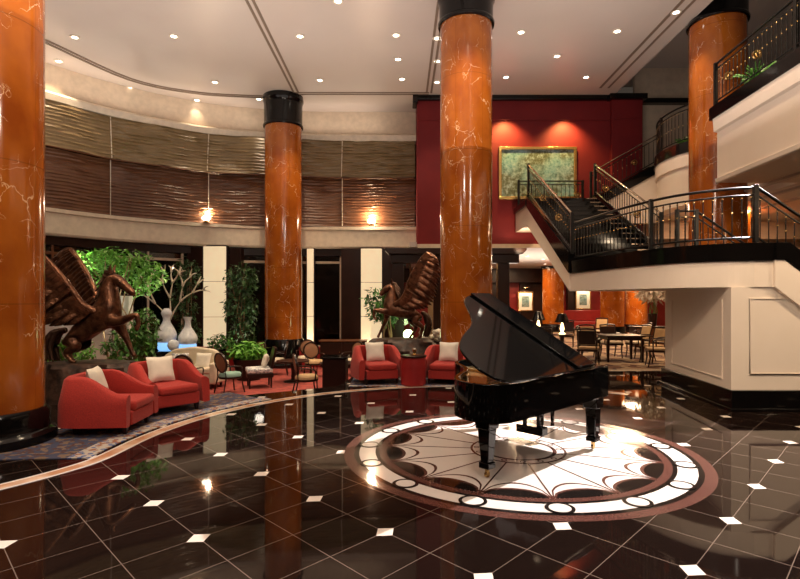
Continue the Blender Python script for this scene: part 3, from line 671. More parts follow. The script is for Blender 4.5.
# ============================================================ ARMCHAIRS
def armchair(label, x, y, a, group=None):
    t = thing('armchair', label, 'armchair', (x,y,.01), a, group)
    path = [(.38,-.36),(.1,-.375),(-.2,-.375),(-.33,-.34),(-.385,-.22),(-.395,0),(-.385,.22),(-.33,.34),(-.2,.375),(.1,.375),(.38,.36)]
    P = catmull(path,5); n = len(P); vs = []; k = 10
    for i,p in enumerate(P):
        d = (Vector(P[min(i+1,n-1)])-Vector(P[max(i-1,0)])).normalized(); u = Vector((d.y,-d.x))      # outward
        back = max(0,min(1,(.33-p[0])/.50)); h = .475+.215*(back*back*(3-2*back)); fl = .03+.05*back; th = .105
        prof = [(-.03,.10),(.0,.11),(fl*.5,h*.6),(fl,h-.05),(fl-.012,h-.012),(fl-.045,h),(fl-th+.02,h-.008),(fl-th-.015,h-.04),(-th+.005,.36),(-th,.11)]
        vs += [(p[0]+u.x*o,p[1]+u.y*o,zz) for o,zz in prof]
    fs = [(i*k+j,i*k+(j+1)%k,(i+1)*k+(j+1)%k,(i+1)*k+j)[::-1] for i in range(n-1) for j in range(k)]+[tuple(range(k)),tuple((n-1)*k+j for j in range(k))[::-1]]
    b = MB(); b.add(vs,fs); b.build('shell','red_fabric',t,smooth=50)
    b = MB(); b.box(-.33,.385,-.31,.31,.10,.27); b.build('seat_rail','red_fabric',t,bevel=.02)
    b = MB(); b.box(-.30,.415,-.285,.285,.27,.385); b.build('seat_cushion','red_fabric',t,bevel=.04)
    for i,j in ((.3,.3),(.3,-.3),(-.28,.28),(-.28,-.28)):
        b = MB(); b.frustum(i,j,0,.018,.11,.03); b.build('leg','wood_dark',t)
    return t
def cushion(name, label, loc3, a, tilt, m='white_fabric', s=.19, group=None):
    b = MB(); vs = []; n = 10
    for side in (1,-1):
        for i in range(n+1):
            for j in range(n+1):
                u, v = 2*i/n-1, 2*j/n-1; th = .065*((1-u**4)*(1-v**4))**.5; e = 1-.07*(1-abs(u*v))*max(abs(u),abs(v))
                vs.append((side*th, u*s*e, v*s*e))
    N = (n+1)**2
    fs = [(i*(n+1)+j,(i+1)*(n+1)+j,(i+1)*(n+1)+j+1,i*(n+1)+j+1) for i in range(n) for j in range(n)]
    fs += [tuple(N+q for q in f[::-1]) for f in fs]; b.x = Matrix.Rotation(-tilt,4,'Y'); b.add(vs,fs)
    o = b.build(name, m, smooth=80); o.location = loc3; o.rotation_euler = (0,0,a); tag(o,label,'cushion',group); return o
def chair_set(lbl, plbl, x, y, a, yaw=0):
    armchair(lbl,x,y,a)
    p = Matrix.Rotation(a,3,'Z') @ Vector((-.17,0,0)); cushion('cushion',plbl,(x+p.x,y+p.y,.585),a+yaw,.32)
chair_set('red fabric tub armchair nearest the camera, beside the left marble column','cream square cushion in the red armchair nearest the left column',-3.58,6.62,math.radians(3),.15)
chair_set('red fabric tub armchair second from the left column, on the patterned carpet','cream square cushion in the second red armchair from the left column',-3.40,7.76,math.radians(-40),-.1)
chair_set('red fabric tub armchair left of the red drum table','cream square cushion in the red armchair left of the drum table',-.44,10.38,math.radians(-72))
chair_set('red fabric tub armchair right of the red drum table, in front of the middle column','cream square cushion in the red armchair right of the drum table',.92,10.36,math.radians(-104))
t = thing('drum_table','round red drum side table between the two back armchairs','table',(.25,10.02,.01))
b = MB(); b.lathe([(.22,0),(.235,.02),(.235,.50),(.22,.52)],40); b.build('drum','red_leather',t,smooth=35)
b = MB(); b.lathe([(.24,.52),(.25,.53),(.25,.548),(.24,.555)],40); b.build('tabletop','wood_dark',t,smooth=35)
t = thing('candle_holder','small cream candle holder on the red drum table','candle',(.27,10.0,.566))
b = MB(); b.lathe([(.05,0),(.05,.012),(.02,.03),(.03,.05),(.04,.11)],16); b.build('holder','brass',t,smooth=40)
b = MB(); b.lathe([(.026,.05),(.026,.135)],12); b.build('candle','ivory',t,smooth=40)
# ============================================================ FLYING HORSES
def skin(name, chains, mname, parent, sub=2):
    vs=[]; es=[]; rs=[]; idx={}
    for ch in chains:
        prev=None
        for (nm,p,r) in ch:
            if nm in idx: i=idx[nm]
            else: i=len(vs); idx[nm]=i; vs.append(p); rs.append(r)
            if prev is not None and (prev,i) not in es: es.append((prev,i))
            prev=i
    me=bpy.data.meshes.new(name); me.from_pydata(vs,es,[]); o=bpy.data.objects.new(name,me); C.objects.link(o)
    o.modifiers.new('skin','SKIN'); me.skin_vertices or None
    if not me.skin_vertices:
        bpy.context.view_layer.objects.active=o
    for i,sv in enumerate(me.skin_vertices[0].data): sv.radius=(rs[i],rs[i]); sv.use_root=(i==0)
    s=o.modifiers.new('subdivision','SUBSURF'); s.levels=sub; s.render_levels=sub
    dg=bpy.context.evaluated_depsgraph_get(); ev=o.evaluated_get(dg); m2=bpy.data.meshes.new_from_object(ev)
    bpy.data.objects.remove(o); m2.materials.clear(); m2.materials.append(MT[mname]); m2.shade_smooth()
    o=bpy.data.objects.new(name,m2); C.objects.link(o); o.parent=parent; return o
def feather(b, p0, p1, wd, n, bend=.05):
    p0,p1=Vector(p0),Vector(p1); d=p1-p0; L=d.length; d=d/L; s=d.cross(Vector(n)).normalized(); nn=s.cross(d); vs=[]; K=8
    for i in range(K+1):
        t=i/K; w_=wd*(math.sin(PI*min(1,.18+t*.82))**.6 if t<1 else .0)+.004; c=p0+d*L*t+nn*bend*math.sin(PI*t)*L
        vs+=[c+s*w_+nn*-.006,c+nn*.024,c-s*w_-nn*.006,c-nn*.012]
    fs=[(4*i+j,4*i+(j+1)%4,4*i+4+(j+1)%4,4*i+4+j) for i in range(K) for j in range(4)]+[(3,2,1,0),(4*K,4*K+1,4*K+2,4*K+3)]
    b.add(vs,fs)
def horse(label, base, f, pts, wing, tail, sgn, rz=0):
    """pts: joints in the side plane; f maps them to (x,z) metres; sgn = facing (+1 right)."""
    t=thing('flying_horse_statue',label,'statue',base,rz)
    J={k:(f(v[0],v[1])[0],v[3] if len(v)>3 else 0,f(v[0],v[1])[1]) for k,v in pts.items()}; Rr={k:v[2] for k,v in pts.items()}
    g=lambda k:(k,J[k],Rr[k])
    ch=[['pelvis','barrel','chest','neck1','neck2','poll','cheek','face','muzzle']]
    for s in ('l','r'):
        ch.append(['chest','sh'+s,'el'+s,'kn'+s,'ft'+s,'ho'+s]); ch.append(['pelvis','hip'+s,'st'+s,'hk'+s,'fe'+s,'hh'+s])
    skin('body',[[g(k) for k in c] for c in ch],'bronze',t)
    P=Vector(J['poll'])
    for s in (-1,1):
        e=MB(); e.tube([P+Vector((0,s*.05,.04)),P+Vector((-sgn*.01,s*.065,.12)),P+Vector((sgn*.015,s*.07,.19))],[.03,.026,.003],8); e.build('ear','bronze',t,smooth=70)
        c=Vector(J['cheek']).lerp(Vector(J['face']),.4); e=MB(); e.ball((c.x,s*(Rr['cheek']*.9),c.z+.03),.016,10,8); e.build('eye','bronze_dark',t,smooth=80)
    # mane: overlapping locks down the crest
    b=MB(); c=[Vector(J[k]) for k in ('neck1','neck2','poll')]
    for i in range(26):
        u=i/25*2; q=c[int(min(1,u))].lerp(c[int(min(1,u))+1],u-int(min(1,u))); r=.13-.03*u/2
        a=q+Vector((-sgn*r*.75,random.uniform(-.05,.05),.06)); e=a+Vector((-sgn*random.uniform(.05,.13),random.choice((-1,1))*random.uniform(.04,.12),-random.uniform(.10,.2)))
        b.tube([q+Vector((0,0,.05)),a,e],[.05,.045,.008],7)
    b.build('mane','bronze_dark',t,smooth=70)
    b=MB(); T=[Vector((f(x,z)[0],0,f(x,z)[1])) for x,z in tail]
    for i in range(12):
        o=Vector((random.uniform(-.04,.04),random.uniform(-.07,.07),0)); b.tube(catmull([tuple(T[0]),tuple(T[1]+o),tuple(T[2]+o*1.6),tuple(T[3]+o*2)],4),[.045,.05,.05,.055,.06,.06,.06,.055,.05,.04,.03,.02,.008],7)
    b.build('tail','bronze_dark',t,smooth=70)
    for s in (-1,1):
        b=MB(); W=catmull([(*f(x,z),) for x,z in wing['arm']],6); n=len(W); A=[Vector((p[0],s*(.14+.42*i/(n-1)),p[1])) for i,p in enumerate(W)]
        b.tube(A,[.07-.05*i/(n-1) for i in range(n)],10)
        tips=catmull([(*f(x,z),) for x,z in wing['tips']],8); m=20
        for row,(lf,wd) in enumerate(((1,.060),(.66,.055),(.40,.05))):
            for k in range(m):
                u=k/(m-1); i=int(round((.12+.88*u)*(n-1))); tp=tips[int(round(u*(len(tips)-1)))]
                r=A[i]; e=Vector((tp[0],s*(.25+.55*u),tp[1])); e=r.lerp(e,lf)
                for q in (-1,1): feather(b,r+Vector((0,q*(.014*row+.03),0)),e+Vector((0,q*(.014*row+.02)+(.03 if k%2 else -.03)*(row==0),0)),wd*1.15,(0,q,.25),.03)
        b.build('wing','bronze',t,smooth=50)
    return t
# statue on the left (faces right); picture-plane sketch units of 1/276 m
f1=lambda x,z:((x-220)/272,(545-z)/272)
P1=dict(pelvis=(125,430,.19),barrel=(195,385,.21),chest=(285,345,.20),neck1=(285,290,.185),neck2=(283,225,.165),poll=(300,168,.11),cheek=(333,192,.10),face=(365,222,.07),muzzle=(398,250,.05),
 shl=(305,360,.12,-.10),ell=(345,368,.08,-.13),knl=(425,335,.05,-.13),ftl=(432,380,.032,-.13),hol=(420,405,.04,-.13),
 shr=(305,370,.12,.10),elr=(325,410,.08,.13),knr=(348,455,.05,.13),ftr=(368,505,.034,.13),hor=(382,525,.042,.13),
 hipl=(135,450,.15,-.10),stl=(165,475,.11,-.13),hkl=(115,500,.06,-.13),fel=(140,535,.035,-.13),hhl=(160,545,.045,-.13),
 hipr=(130,450,.15,.10),str=(150,478,.11,.13),hkr=(85,500,.06,.13),fer=(95,535,.035,.13),hhr=(112,545,.045,.13))
W1=dict(arm=[(250,325),(205,290),(150,190),(85,95),(30,40)],tips=[(150,380),(60,380),(-10,330),(-60,260),(-95,170),(-90,60)])
B1=(-4.93,8.6,.60)
horse('bronze rearing winged horse statue at the left, behind the red armchairs',B1,f1,P1,W1,[(95,405),(55,420),(35,480),(50,540)],1)
f2=lambda x,z:((x-380)/225,(510-z)/225)
P2=dict(pelvis=(440,372,.17),barrel=(375,362,.185),chest=(290,350,.18),neck1=(292,310,.165),neck2=(306,262,.15),poll=(304,222,.105),cheek=(280,232,.10),face=(262,250,.075),muzzle=(238,274,.055),
 shl=(275,360,.10,-.09),ell=(255,360,.07,-.11),knl=(208,350,.045,-.11),ftl=(205,390,.03,-.11),hol=(222,405,.038,-.11),
 shr=(280,370,.10,.09),elr=(275,400,.07,.11),knr=(258,440,.045,.11),ftr=(235,485,.03,.11),hor=(225,508,.04,.11),
 hipl=(445,385,.14,-.09),stl=(425,415,.10,-.11),hkl=(470,445,.055,-.11),fel=(462,490,.032,-.11),hhl=(448,508,.042,-.11),
 hipr=(440,385,.14,.09),str=(410,415,.10,.11),hkr=(440,450,.055,.11),fer=(415,490,.032,.11),hhr=(400,508,.042,.11))
W2=dict(arm=[(320,325),(370,280),(410,170),(450,95),(483,52)],tips=[(430,350),(500,340),(535,290),(548,220),(560,160),(545,95)])
B2=(.14,13.0,.66)
horse('bronze winged horse statue facing left, behind the two back armchairs',B2,f2,P2,W2,[(470,365),(495,390),(505,440),(490,500)],-1)
for B,rx,ry,zb,lb in ((B1,.95,.55,-.5,'rough dark rock base under the left winged horse'),(B2,.95,.60,0,'rough dark rock base under the winged horse behind the drum table')):
    zt=B[2]; b=MB(); vs=[]; n=40; L=[(1.0,zb),(1.0,zb+(zt-zb)*.3),(.95,zb+(zt-zb)*.5),(.93,zb+(zt-zb)*.62),(.82,zb+(zt-zb)*.8),(.80,zt-.06),(.72,zt)]
    for q,(s,z_) in enumerate(L):
        for k in range(n):
            a=2*PI*k/n; j=1+(.07*math.sin(a*5+q)+.06*math.sin(a*11+2*q)+.04*math.sin(a*17+5*q)); vs.append((rx*s*j*math.cos(a),ry*s*j*math.sin(a),z_))
    fs=[(i*n+k,i*n+(k+1)%n,(i+1)*n+(k+1)%n,(i+1)*n+k) for i in range(len(L)-1) for k in range(n)]+[tuple(range(n-1,-1,-1)),tuple((len(L)-1)*n+k for k in range(n))]
    b.add(vs,fs); o=b.build('rock_base','rock',smooth=40); o.location=(B[0]-.06,B[1],0); tag(o,lb,'pedestal')
# ============================================================ PLANTS
def leaves(b, c, rad, n, size, droop=.2):
    for _ in range(n):
        while True:
            p=Vector([random.uniform(-1,1) for _ in range(3)])
            if p.length<1: break
        p=Vector((c[0]+p.x*rad[0],c[1]+p.y*rad[1],c[2]+p.z*rad[2])); a=random.uniform(0,2*PI); e=random.uniform(-1.1,.5)-droop
        d=Vector((math.cos(a)*math.cos(e),math.sin(a)*math.cos(e),math.sin(e))); s=d.cross(Vector((random.uniform(-.4,.4),random.uniform(-.4,.4),1))).normalized(); L=size*random.uniform(.7,1.3); w_=L*.22
        m=p+d*L*.5; b.add([p,m+s*w_+Vector((0,0,.006)),p+d*L,m-s*w_+Vector((0,0,.006)),m-Vector((0,0,.01))],[(0,4,1),(1,4,2),(2,4,3),(3,4,0)])
def tree(name,label,x,y,z0,stems,blobs,n,size,m='leaf',bark='bark',tr=.03,pot=None,cat='tree'):
    t=thing(name,label,cat,(x,y,z0)); b=MB()
    for s in stems: b.tube(catmull(s,5),[tr*(1-.75*i/(5*(len(s)-1))) for i in range(5*(len(s)-1)+1)],7)
    b.build('trunk',bark,t,smooth=70); b=MB()
    for c,r in blobs: leaves(b,c,r,int(n*r[0]*r[1]*r[2]/sum(q[1][0]*q[1][1]*q[1][2] for q in blobs)),size)
    if blobs: b.build('foliage',m,t)
    if pot:
        r,h=pot; b=MB(); b.lathe([(r*.75,0),(r*.98,h*.9),(r,h),(r*.9,h),(r*.88,h*.9)],28); b.build('pot','wood_dark',t,smooth=40)
        b=MB(); b.lathe([(r*.85,h*.85),(r*.85,h*.9)],24); b.build('soil','soil',t)
    return t
def stems(n,h,sp,z0=.0): return [[(random.uniform(-.06,.06),random.uniform(-.06,.06),z0),(random.uniform(-sp,sp)*.5,random.uniform(-sp,sp)*.5,h*.45),(random.uniform(-sp,sp),random.uniform(-sp,sp),h)] for _ in range(n)]
tree('leafy_tree','broad bright green tree behind the left winged horse',-6.2,11.9,-.5,stems(6,3.0,.7),[((-.25,0,2.95),(.95,.6,.34)),((.45,0,2.65),(.5,.5,.45)),((-.8,0,2.45),(.4,.4,.3))],1300,.15,'leaf_bright')
tree('leafy_shrub','dense green shrub below the raised legs of the left winged horse',-5.5,10.8,-.5,stems(7,1.3,.4),[((0,0,1.1),(.5,.4,.5)),((.35,0,1.5),(.28,.3,.5))],1000,.13,'leaf',cat='shrub')
tree('leafy_shrub','green shrub under the body of the left winged horse',-6.6,10.7,-.5,stems(6,1.2,.5),[((0,0,1.0),(.45,.4,.42))],600,.14,'leaf_bright',cat='shrub')
br=[]
def grow(p, a, L, d):
    q=(p[0]+L*math.sin(a)*.9, p[1]+random.uniform(-.12,.12), p[2]+L*math.cos(a)); m_=((p[0]+q[0])/2+random.uniform(-.03,.03),(p[1]+q[1])/2,(p[2]+q[2])/2+.02)
    br.append([p,m_,q])
    if d: [grow(q, a+o+random.uniform(-.15,.15), L*.72, d-1) for o in (-.42,.42)]
for a in (-.75,-.1,.6): grow((0,0,1.55), a, .62, 3)
tree('bare_tree','pale leafless branching tree behind the white bottle-shaped sculpture',-6.55,15.2,-.5,[[(0,0,0),(.03,0,.8),(0,0,1.6)]]+br,[],0,.1,'leaf','bark_pale',.032)
tree('ficus_tree','slender dark green tree left of the uplit stone panel',-6.35,15.9,-.5,stems(4,3.1,.25),[((0,0,2.85),(.42,.35,.55)),((-.1,0,2.0),(.42,.35,.6)),((.1,0,1.2),(.35,.3,.5))],1000,.15,'leaf_dark')
tree('ficus_tree','bushy dark green tree right of the uplit stone panel',-4.65,15.6,-.5,stems(5,3.0,.3),[((0,0,2.7),(.5,.4,.55)),((0,0,1.9),(.5,.4,.6)),((0,0,1.15),(.45,.4,.4))],1300,.16,'leaf_dark')
tree('potted_fern','low bright green fern in a round wooden planter at the foot of the bushy tree',-4.0,14.1,-.5,stems(8,.75,.3,.5),[((0,0,.78),(.42,.35,.22))],700,.20,'leaf_bright',pot=(.40,.55),cat='plant')
tree('leafy_shrub','small green shrub right of the bottle-shaped sculpture',-5.1,15.2,-.5,stems(5,1.0,.3),[((0,0,.75),(.4,.3,.4))],600,.14,'leaf',cat='shrub')
tree('leafy_shrub','small green shrub left of the bottle-shaped sculpture',-7.3,13.65,-.5,stems(5,1.5,.3),[((0,0,1.3),(.4,.35,.7))],600,.14,'leaf',cat='shrub')
tree('leafy_plant','small green plant beneath the winged horse behind the drum table',-.3,14.3,0,stems(6,1.5,.3),[((0,0,1.35),(.35,.3,.45)),((-.35,0,1.5),(.3,.2,.5))],700,.16,'leaf',cat='plant')
tree('flower_arrangement','pale leafy flower arrangement in the bar, left of the panelled stair block',8.15,17.2,0.75,stems(8,1.1,.35,.35),[((0,0,1.15),(.55,.4,.35))],420,.20,'white_fabric','leaf',.012,(.14,.42),cat='plant')
for X,Y,r,n,lb in ((6.66,10.2,.28,70,'green fern on the gallery edge behind the upper right railing'),(7.5,14.3,.2,40,'small green fern behind the bowed balcony railing')):
    t=thing('potted_fern',lb,'plant',(X+.15,Y,5.6)); b=MB()
    for k in range(n):
        a=random.uniform(0,2*PI); e=random.uniform(.3,1.3); d=Vector((math.cos(a)*math.cos(e),math.sin(a)*math.cos(e),math.sin(e)))
        feather(b,(0,0,.12),tuple(d*random.uniform(.7,1.3)*r*1.3+Vector((0,0,.12))),.012,(0,0,1),.12)
    b.build('fronds','leaf',t); b=MB(); b.lathe([(.06,0),(.10,.13),(.085,.14)],16); b.build('pot','wood_mid',t,smooth=40)
t=thing('garden_light','bright greenish spotlight glowing beneath the second winged horse','lamp',(.22,14.25,0))
b=MB(); b.tube([(0,0,0),(0,0,.55)],.02,8); b.build('post','iron',t)
b=MB(); b.ball((0,0,.68),.13,14,10); b.build('bulb','green_glow',t,smooth=80)
t=thing('flower_vase','white flowers in a dark vase right of the second winged horse','flowers',(.88,14.1,0))
b=MB(); b.lathe([(.1,0),(.12,.3),(.06,.45),(.09,.52)],20); b.build('vase','wood_dark',t,smooth=50)
b=MB(); [b.ball((random.uniform(-.26,.26),random.uniform(-.18,.18),.62+random.uniform(-.1,.16)),random.uniform(.05,.09),8,6) for _ in range(26)]; b.build('blossoms','white_fabric',t,smooth=70)
# sculpture of two bottle forms
pl=thing('display_plinth','low black plinth carrying the white bottle-shaped sculpture','plinth',(-5.95,14.1,-.5))
b=MB(); b.box(-.75,1.15,-.4,.4,0,.72); b.build('body','black',pl,bevel=.01)
b=MB(); b.box(-.80,1.20,-.45,.45,.72,.78); b.build('tabletop','lacquer',pl,bevel=.008)
for k,(x,h,lb) in enumerate(((-.20,1.0,'taller white bottle-shaped sculpture with a blue glowing foot'),(.36,.78,'shorter white bottle-shaped sculpture beside the taller one'))):
    t=thing('bottle_sculpture',lb,'sculpture',(-5.95+x,14.05,.28))
    b=MB(); b.lathe(catmull([(.20,.20*h),(.25,.32*h),(.255,.42*h),(.20,.56*h),(.12,.70*h),(.085,.80*h),(.10,.88*h),(.135,.95*h),(.12,1.03*h),(.06,1.10*h)] if k==0 else [(.20,.20*h),(.24,.32*h),(.24,.44*h),(.18,.60*h),(.10,.76*h),(.075,.90*h),(.08,1.0*h),(.12,1.12*h)],3),32); b.build('body','glaze',t,smooth=60)
    b=MB(); b.lathe([(.19,0),(.22,.04),(.215,.205*h)],32); b.build('foot','blue_glass',t,smooth=50)
o=MB(); o.ball((0,0,0),.15,20,14); o=o.build('stone_ball','glaze',smooth=80); o.location=(-5.87,13.82,.43); tag(o,'pale round ball between the two bottle-shaped sculptures','sculpture')
o=MB(); o.ball((0,0,0),.20,20,14,(1,1,1.4)); o=o.build('black_vessel','lacquer',smooth=80); o.location=(-5.72,14.33,.56); tag(o,'black rounded vessel behind the bottle-shaped sculptures','vase')
b=MB(); b.box(-1.6,1.4,-.1,.1,0,2.2); o=b.build('feature_wall','white_stone',bevel=.02); o.location=(-7.9,12.9,-.5); tag(o,'pale lit stone wall behind the left winged horse','wall')
light('SPOT',(-7.0,11.6,2.9),120,(1,.95,.85),(-7.6,12.8,.9),.05,90,.8)
# ============================================================ LOUNGE FURNITURE
def oval_chair(label,x,y,z,a,seat='tan_fabric',group=None,back='brown_fabric'):
    t=thing('lounge_chair',label,'chair',(x,y,z),a,group)
    b=MB(); b.x=Matrix.Translation((-.24,0,.70)) @ Matrix.Rotation(PI/2-.18,4,'Y') ; b.lathe([(.17,-.02),(.205,-.01),(.205,.01),(.17,.02)],28); 
    b.build('back_pad',back,t,smooth=60)
    b=MB(); b.x=Matrix.Translation((-.24,0,.70)) @ Matrix.Rotation(PI/2-.18,4,'Y'); b.ring(0,0,.20,.235,-.022,.022,seg=32); b.build('back_frame','wood_dark',t,smooth=50)
    b=MB(); b.lathe([(.20,.37),(.25,.38),(.25,.42),(.22,.46),(.1,.475)],28); b.build('seat',seat,t,smooth=60)
    b=MB(); b.lathe([(.24,.33),(.255,.34),(.255,.38),(.2,.38)],28); b.build('seat_frame','wood_dark',t,smooth=40)
    for i,j in ((.2,.18),(.2,-.18),(-.2,.17),(-.2,-.17)):
        b=MB(); b.tube([(i*1.2,j*1.15,0),(i,j,.2),(i*.95,j*.95,.36)] if i>0 else [(i*1.45,j*1.1,0),(i*1.05,j,.36),(i*1.15,j*.9,.56)],.016,6); b.build('leg','wood_dark',t)
    for s in (-1,1):
        b=MB(); b.tube(catmull([(-.2,s*.2,.62),(-.02,s*.27,.62),(.14,s*.25,.58),(.15,s*.22,.38)],4),.015,6); b.build('arm','wood_dark',t,smooth=60)
    return t
LC=[('dark wood lounge chair with oval brown back, seen from behind, nearest the left armchairs',-3.85,12.1,-.5,50,'teal_fabric'),
    ('oval-backed lounge chair with tan seat, left of the back armchairs',-2.05,11.7,-.5,20,'tan_fabric'),
    ('brown oval-backed lounge chair behind the fern planter, left of the far column',-4.15,15.1,-.5,-120,'cream_fabric'),
    ('cream oval-backed chair just left of the far column base',-3.45,15.0,-.5,-170,'cream_fabric'),
    ('oval-backed lounge chair at the dark table right of the far column',-2.35,14.6,-.5,-60,'tan_fabric'),
    ('oval-backed lounge chair behind the first back armchair',-1.35,14.9,-.5,-130,'cream_fabric'),
    ('brown oval-backed chair at the right end of the cream sofa',-4.62,11.7,-.5,80,'cream_fabric')]
for l,x,y,z,a,s in LC: oval_chair(l,x,y,z,math.radians(a),s,None,'cream_fabric' if 'cream oval' in l else 'brown_fabric')
def round_table(label,x,y,z,r,h,m='wood_dark'):
    t=thing('round_table',label,'table',(x,y,z)); b=MB(); b.lathe([(r*.97,h-.03),(r,h-.02),(r,h),(r*.97,h)],36); b.build('tabletop',m,t,smooth=40)
    b=MB(); b.lathe([(.05,.05),(.04,h*.5),(.07,h-.03)],16); b.build('pedestal','wood_dark',t,smooth=60)
    b=MB(); b.lathe([(.24,0),(.22,.03),(.06,.06)],24); b.build('foot','wood_dark',t,smooth=60); return t
round_table('low dark round table between the far column and the oval-backed chairs',-2.75,13.7,-.5,.42,.55)
round_table('dark round table left of the back armchairs, by the sunken lounge edge',-1.45,12.6,-.5,.45,.62)
sf=thing('sofa','long cream sofa behind the second red armchair','sofa',(-5.15,12.95,-.5),math.radians(-96))
b=MB(); b.box(-.38,.38,-.8,.8,.12,.36); b.build('base','cream_fabric',sf,bevel=.03)
b=MB(); b.hull_x([(-.8,.3),(-.76,.72),(-.5,.88),(0,.94),(.5,.88),(.76,.72),(.8,.3)],-.42,-.26); b.build('backrest','cream_fabric',sf,bevel=.04)
for s in (-.38,.38): b=MB(); b.box(-.27,.40,s-.37,s+.37,.36,.5); b.build('seat_cushion','cream_fabric',sf,bevel=.04)
for s in (-1,1): b=MB(); b.box(-.38,.40,s*.8-.08,s*.8+.08,.12,.62); b.build('arm','cream_fabric',sf,bevel=.04)
for i in (-.3,.3):
    for j in (-.7,.7): b=MB(); b.frustum(i,j,0,.02,.12,.03); b.build('leg','wood_dark',sf)
cushion('cushion','pale square cushion at the right end of the cream sofa',(-4.75,12.85,.13),math.radians(-100),.3,'white_fabric',.2)
cushion('cushion','grey patterned cushion in the middle of the cream sofa',(-5.3,12.82,.13),math.radians(-85),.3,'grey_fabric',.2)
# striped lounge seat by the chair row
t=thing('slipper_chair','low dark slipper chair with grey cushioned seat left of the far column','chair',(-3.4,12.9,-.5),math.radians(200))
b=MB(); b.box(-.3,.3,-.3,.3,.25,.36); b.build('seat_frame','wood_dark',t,bevel=.01)
b=MB(); b.box(-.29,.31,-.29,.29,.36,.47); b.build('seat','grey_fabric',t,bevel=.03)
b=MB(); b.hull_y([(-.26,.34),(-.20,.34),(-.34,.95),(-.40,.95)],-.28,.28); b.build('backrest','wood_dark',t,bevel=.01)
for i in (-.25,.25):
    for j in (-.25,.25): b=MB(); b.frustum(i,j,0,.018,.26,.024); b.build('leg','wood_dark',t)
cushion('cushion','pale grey cushion leaning on the slipper chair left of the far column',(-3.27,12.94,.13),math.radians(200),.3,'white_fabric',.17)
t=thing('serving_table','dark serving table left of the back armchairs, at the edge of the lounge','table',(-1.36,11.25,-.5))
b=MB(); b.box(-.27,.27,-.3,.3,.88,.92); b.build('tabletop','black',t,bevel=.006)
b=MB(); b.box(-.24,.24,-.27,.27,0,.88); b.build('body','wood_dark',t,bevel=.006)
oval_chair('oval-backed chair with cream seat directly right of the far column base',-2.75,15.6,-.5,math.radians(-90),'cream_fabric')
# dark cabinet right of the far column
t=thing('cabinet','low dark cabinet beyond the round table left of the back armchairs','cabinet',(-1.75,16.6,-.5))
b=MB(); b.box(-.7,.7,-.25,.25,.06,.82); b.build('body','wood_dark',t,bevel=.01)
b=MB(); b.box(-.74,.74,-.28,.28,.82,.86); b.build('tabletop','wood_mid',t,bevel=.006)
for s in (-.35,.35): b=MB(); b.box(s-.32,s+.32,-.27,-.25,.12,.78); d=b.build('door','wood_dark',t,bevel=.004); b=MB(); b.ball((s+.25,-.285,.5),.018,8,6); b.build('knob','brass',d)
b=MB(); b.box(-8.4,-.98,16.7,16.95,-.5,.12); struct(b.build('trim_10','red_leather'))
# ============================================================ BAR PORTAL
t=thing('wooden_portal','dark wooden portal with heavy cornice behind the second winged horse and middle column','portal',(0,16.4,0))
b=MB(); b.box(-.28,3.60,-.3,.1,2.72,2.98); b.build('header','wood_dark',t,bevel=.01)
b=MB(); b.hull_y([(-.34,2.98),(-.45,3.10),(-.45,3.16),(3.80,3.16),(3.80,3.10),(3.68,2.98)],-.42,.14); b.build('cornice','wood_dark',t,bevel=.01)
for x in (-.1,1.15,3.1): b=MB(); b.box(x-.13,x+.22,-.24,.06,0,2.72); b.build('post','wood_dark',t,bevel=.01)
# ============================================================ BAR AND DINING
def picture(label,x,y,z,wd,h):
    t=thing('framed_picture',label,'picture',(x,y,z))
    b=MB(); b.box(-wd/2,wd/2,-.03,0,0,h); b.build('mount','paper',t)
    b=MB(); b.box(-wd*.28,wd*.28,-.034,-.03,h*.18,h*.8); b.build('print','painting',t)
    b=MB(); e=.06; b.box(-wd/2-e,wd/2+e,-.06,0,-e,0); b.box(-wd/2-e,wd/2+e,-.06,0,h,h+e); b.box(-wd/2-e,-wd/2,-.06,0,0,h); b.box(wd/2,wd/2+e,-.06,0,0,h); b.build('frame','gold_plate',t,bevel=.01)
    b=MB(); b.tube([(-.16,-.22,h+.28),(.16,-.22,h+.28)],.03,8); b.tube([(0,-.22,h+.28),(0,0,h+.2)],.012,6); b.build('picture_lamp','brass',t)
    light('SPOT',(x,y-.45,z+h+.35),45,(1,.78,.5),(x,y,z+h*.4),.03,110,.6)
picture('small framed picture on the red bar wall, left of the short column',6.85,29.15,1.05,.72,.95)
picture('small framed picture on the red bar wall, right of the short column',10.0,29.15,1.15,.72,.95)
t=thing('bar_sofa','red leather banquette along the bar wall below the right picture','sofa',(9.7,28.2,.01))
b=MB(); b.box(-1.1,1.1,-.4,.4,.1,.48); b.build('seat','red_leather',t,bevel=.04)
b=MB(); b.box(-1.1,1.1,.25,.42,.48,1.05); b.build('backrest','red_leather',t,bevel=.04)
for s in (-1,1): b=MB(); b.box(s*1.1-.08,s*1.1+.08,-.4,.42,.1,.72); b.build('arm','red_leather',t,bevel=.04)
for i in (-1,1):
    for j in (-.33,.33): b=MB(); b.frustum(i,j,0,.03,.1,.04); b.build('leg','wood_dark',t)
def table_lamp(label,x,y,z):
    t=thing('table_lamp',label,'lamp',(x,y,z)); b=MB(); b.lathe([(.09,0),(.09,.02),(.03,.05),(.06,.15),(.03,.28),(.015,.34)],20); b.build('lamp_base','warm_glow',t,smooth=60)
    b=MB(); b.lathe([(.21,.33),(.11,.58)],28,caps=False); b.build('lamp_shade','black',t,smooth=60)
    light('POINT',(x,y,z+.42),9,(1,.7,.4),size=.05)
def side_table(label,x,y,h,r=.3):
    return round_table(label,x,y,.01,r,h)
side_table('small dark lamp table beyond the raised piano lid, left one',4.15,16.0,.66); table_lamp('black-shaded table lamp beyond the piano lid, left one of two',4.15,16.0,.672)
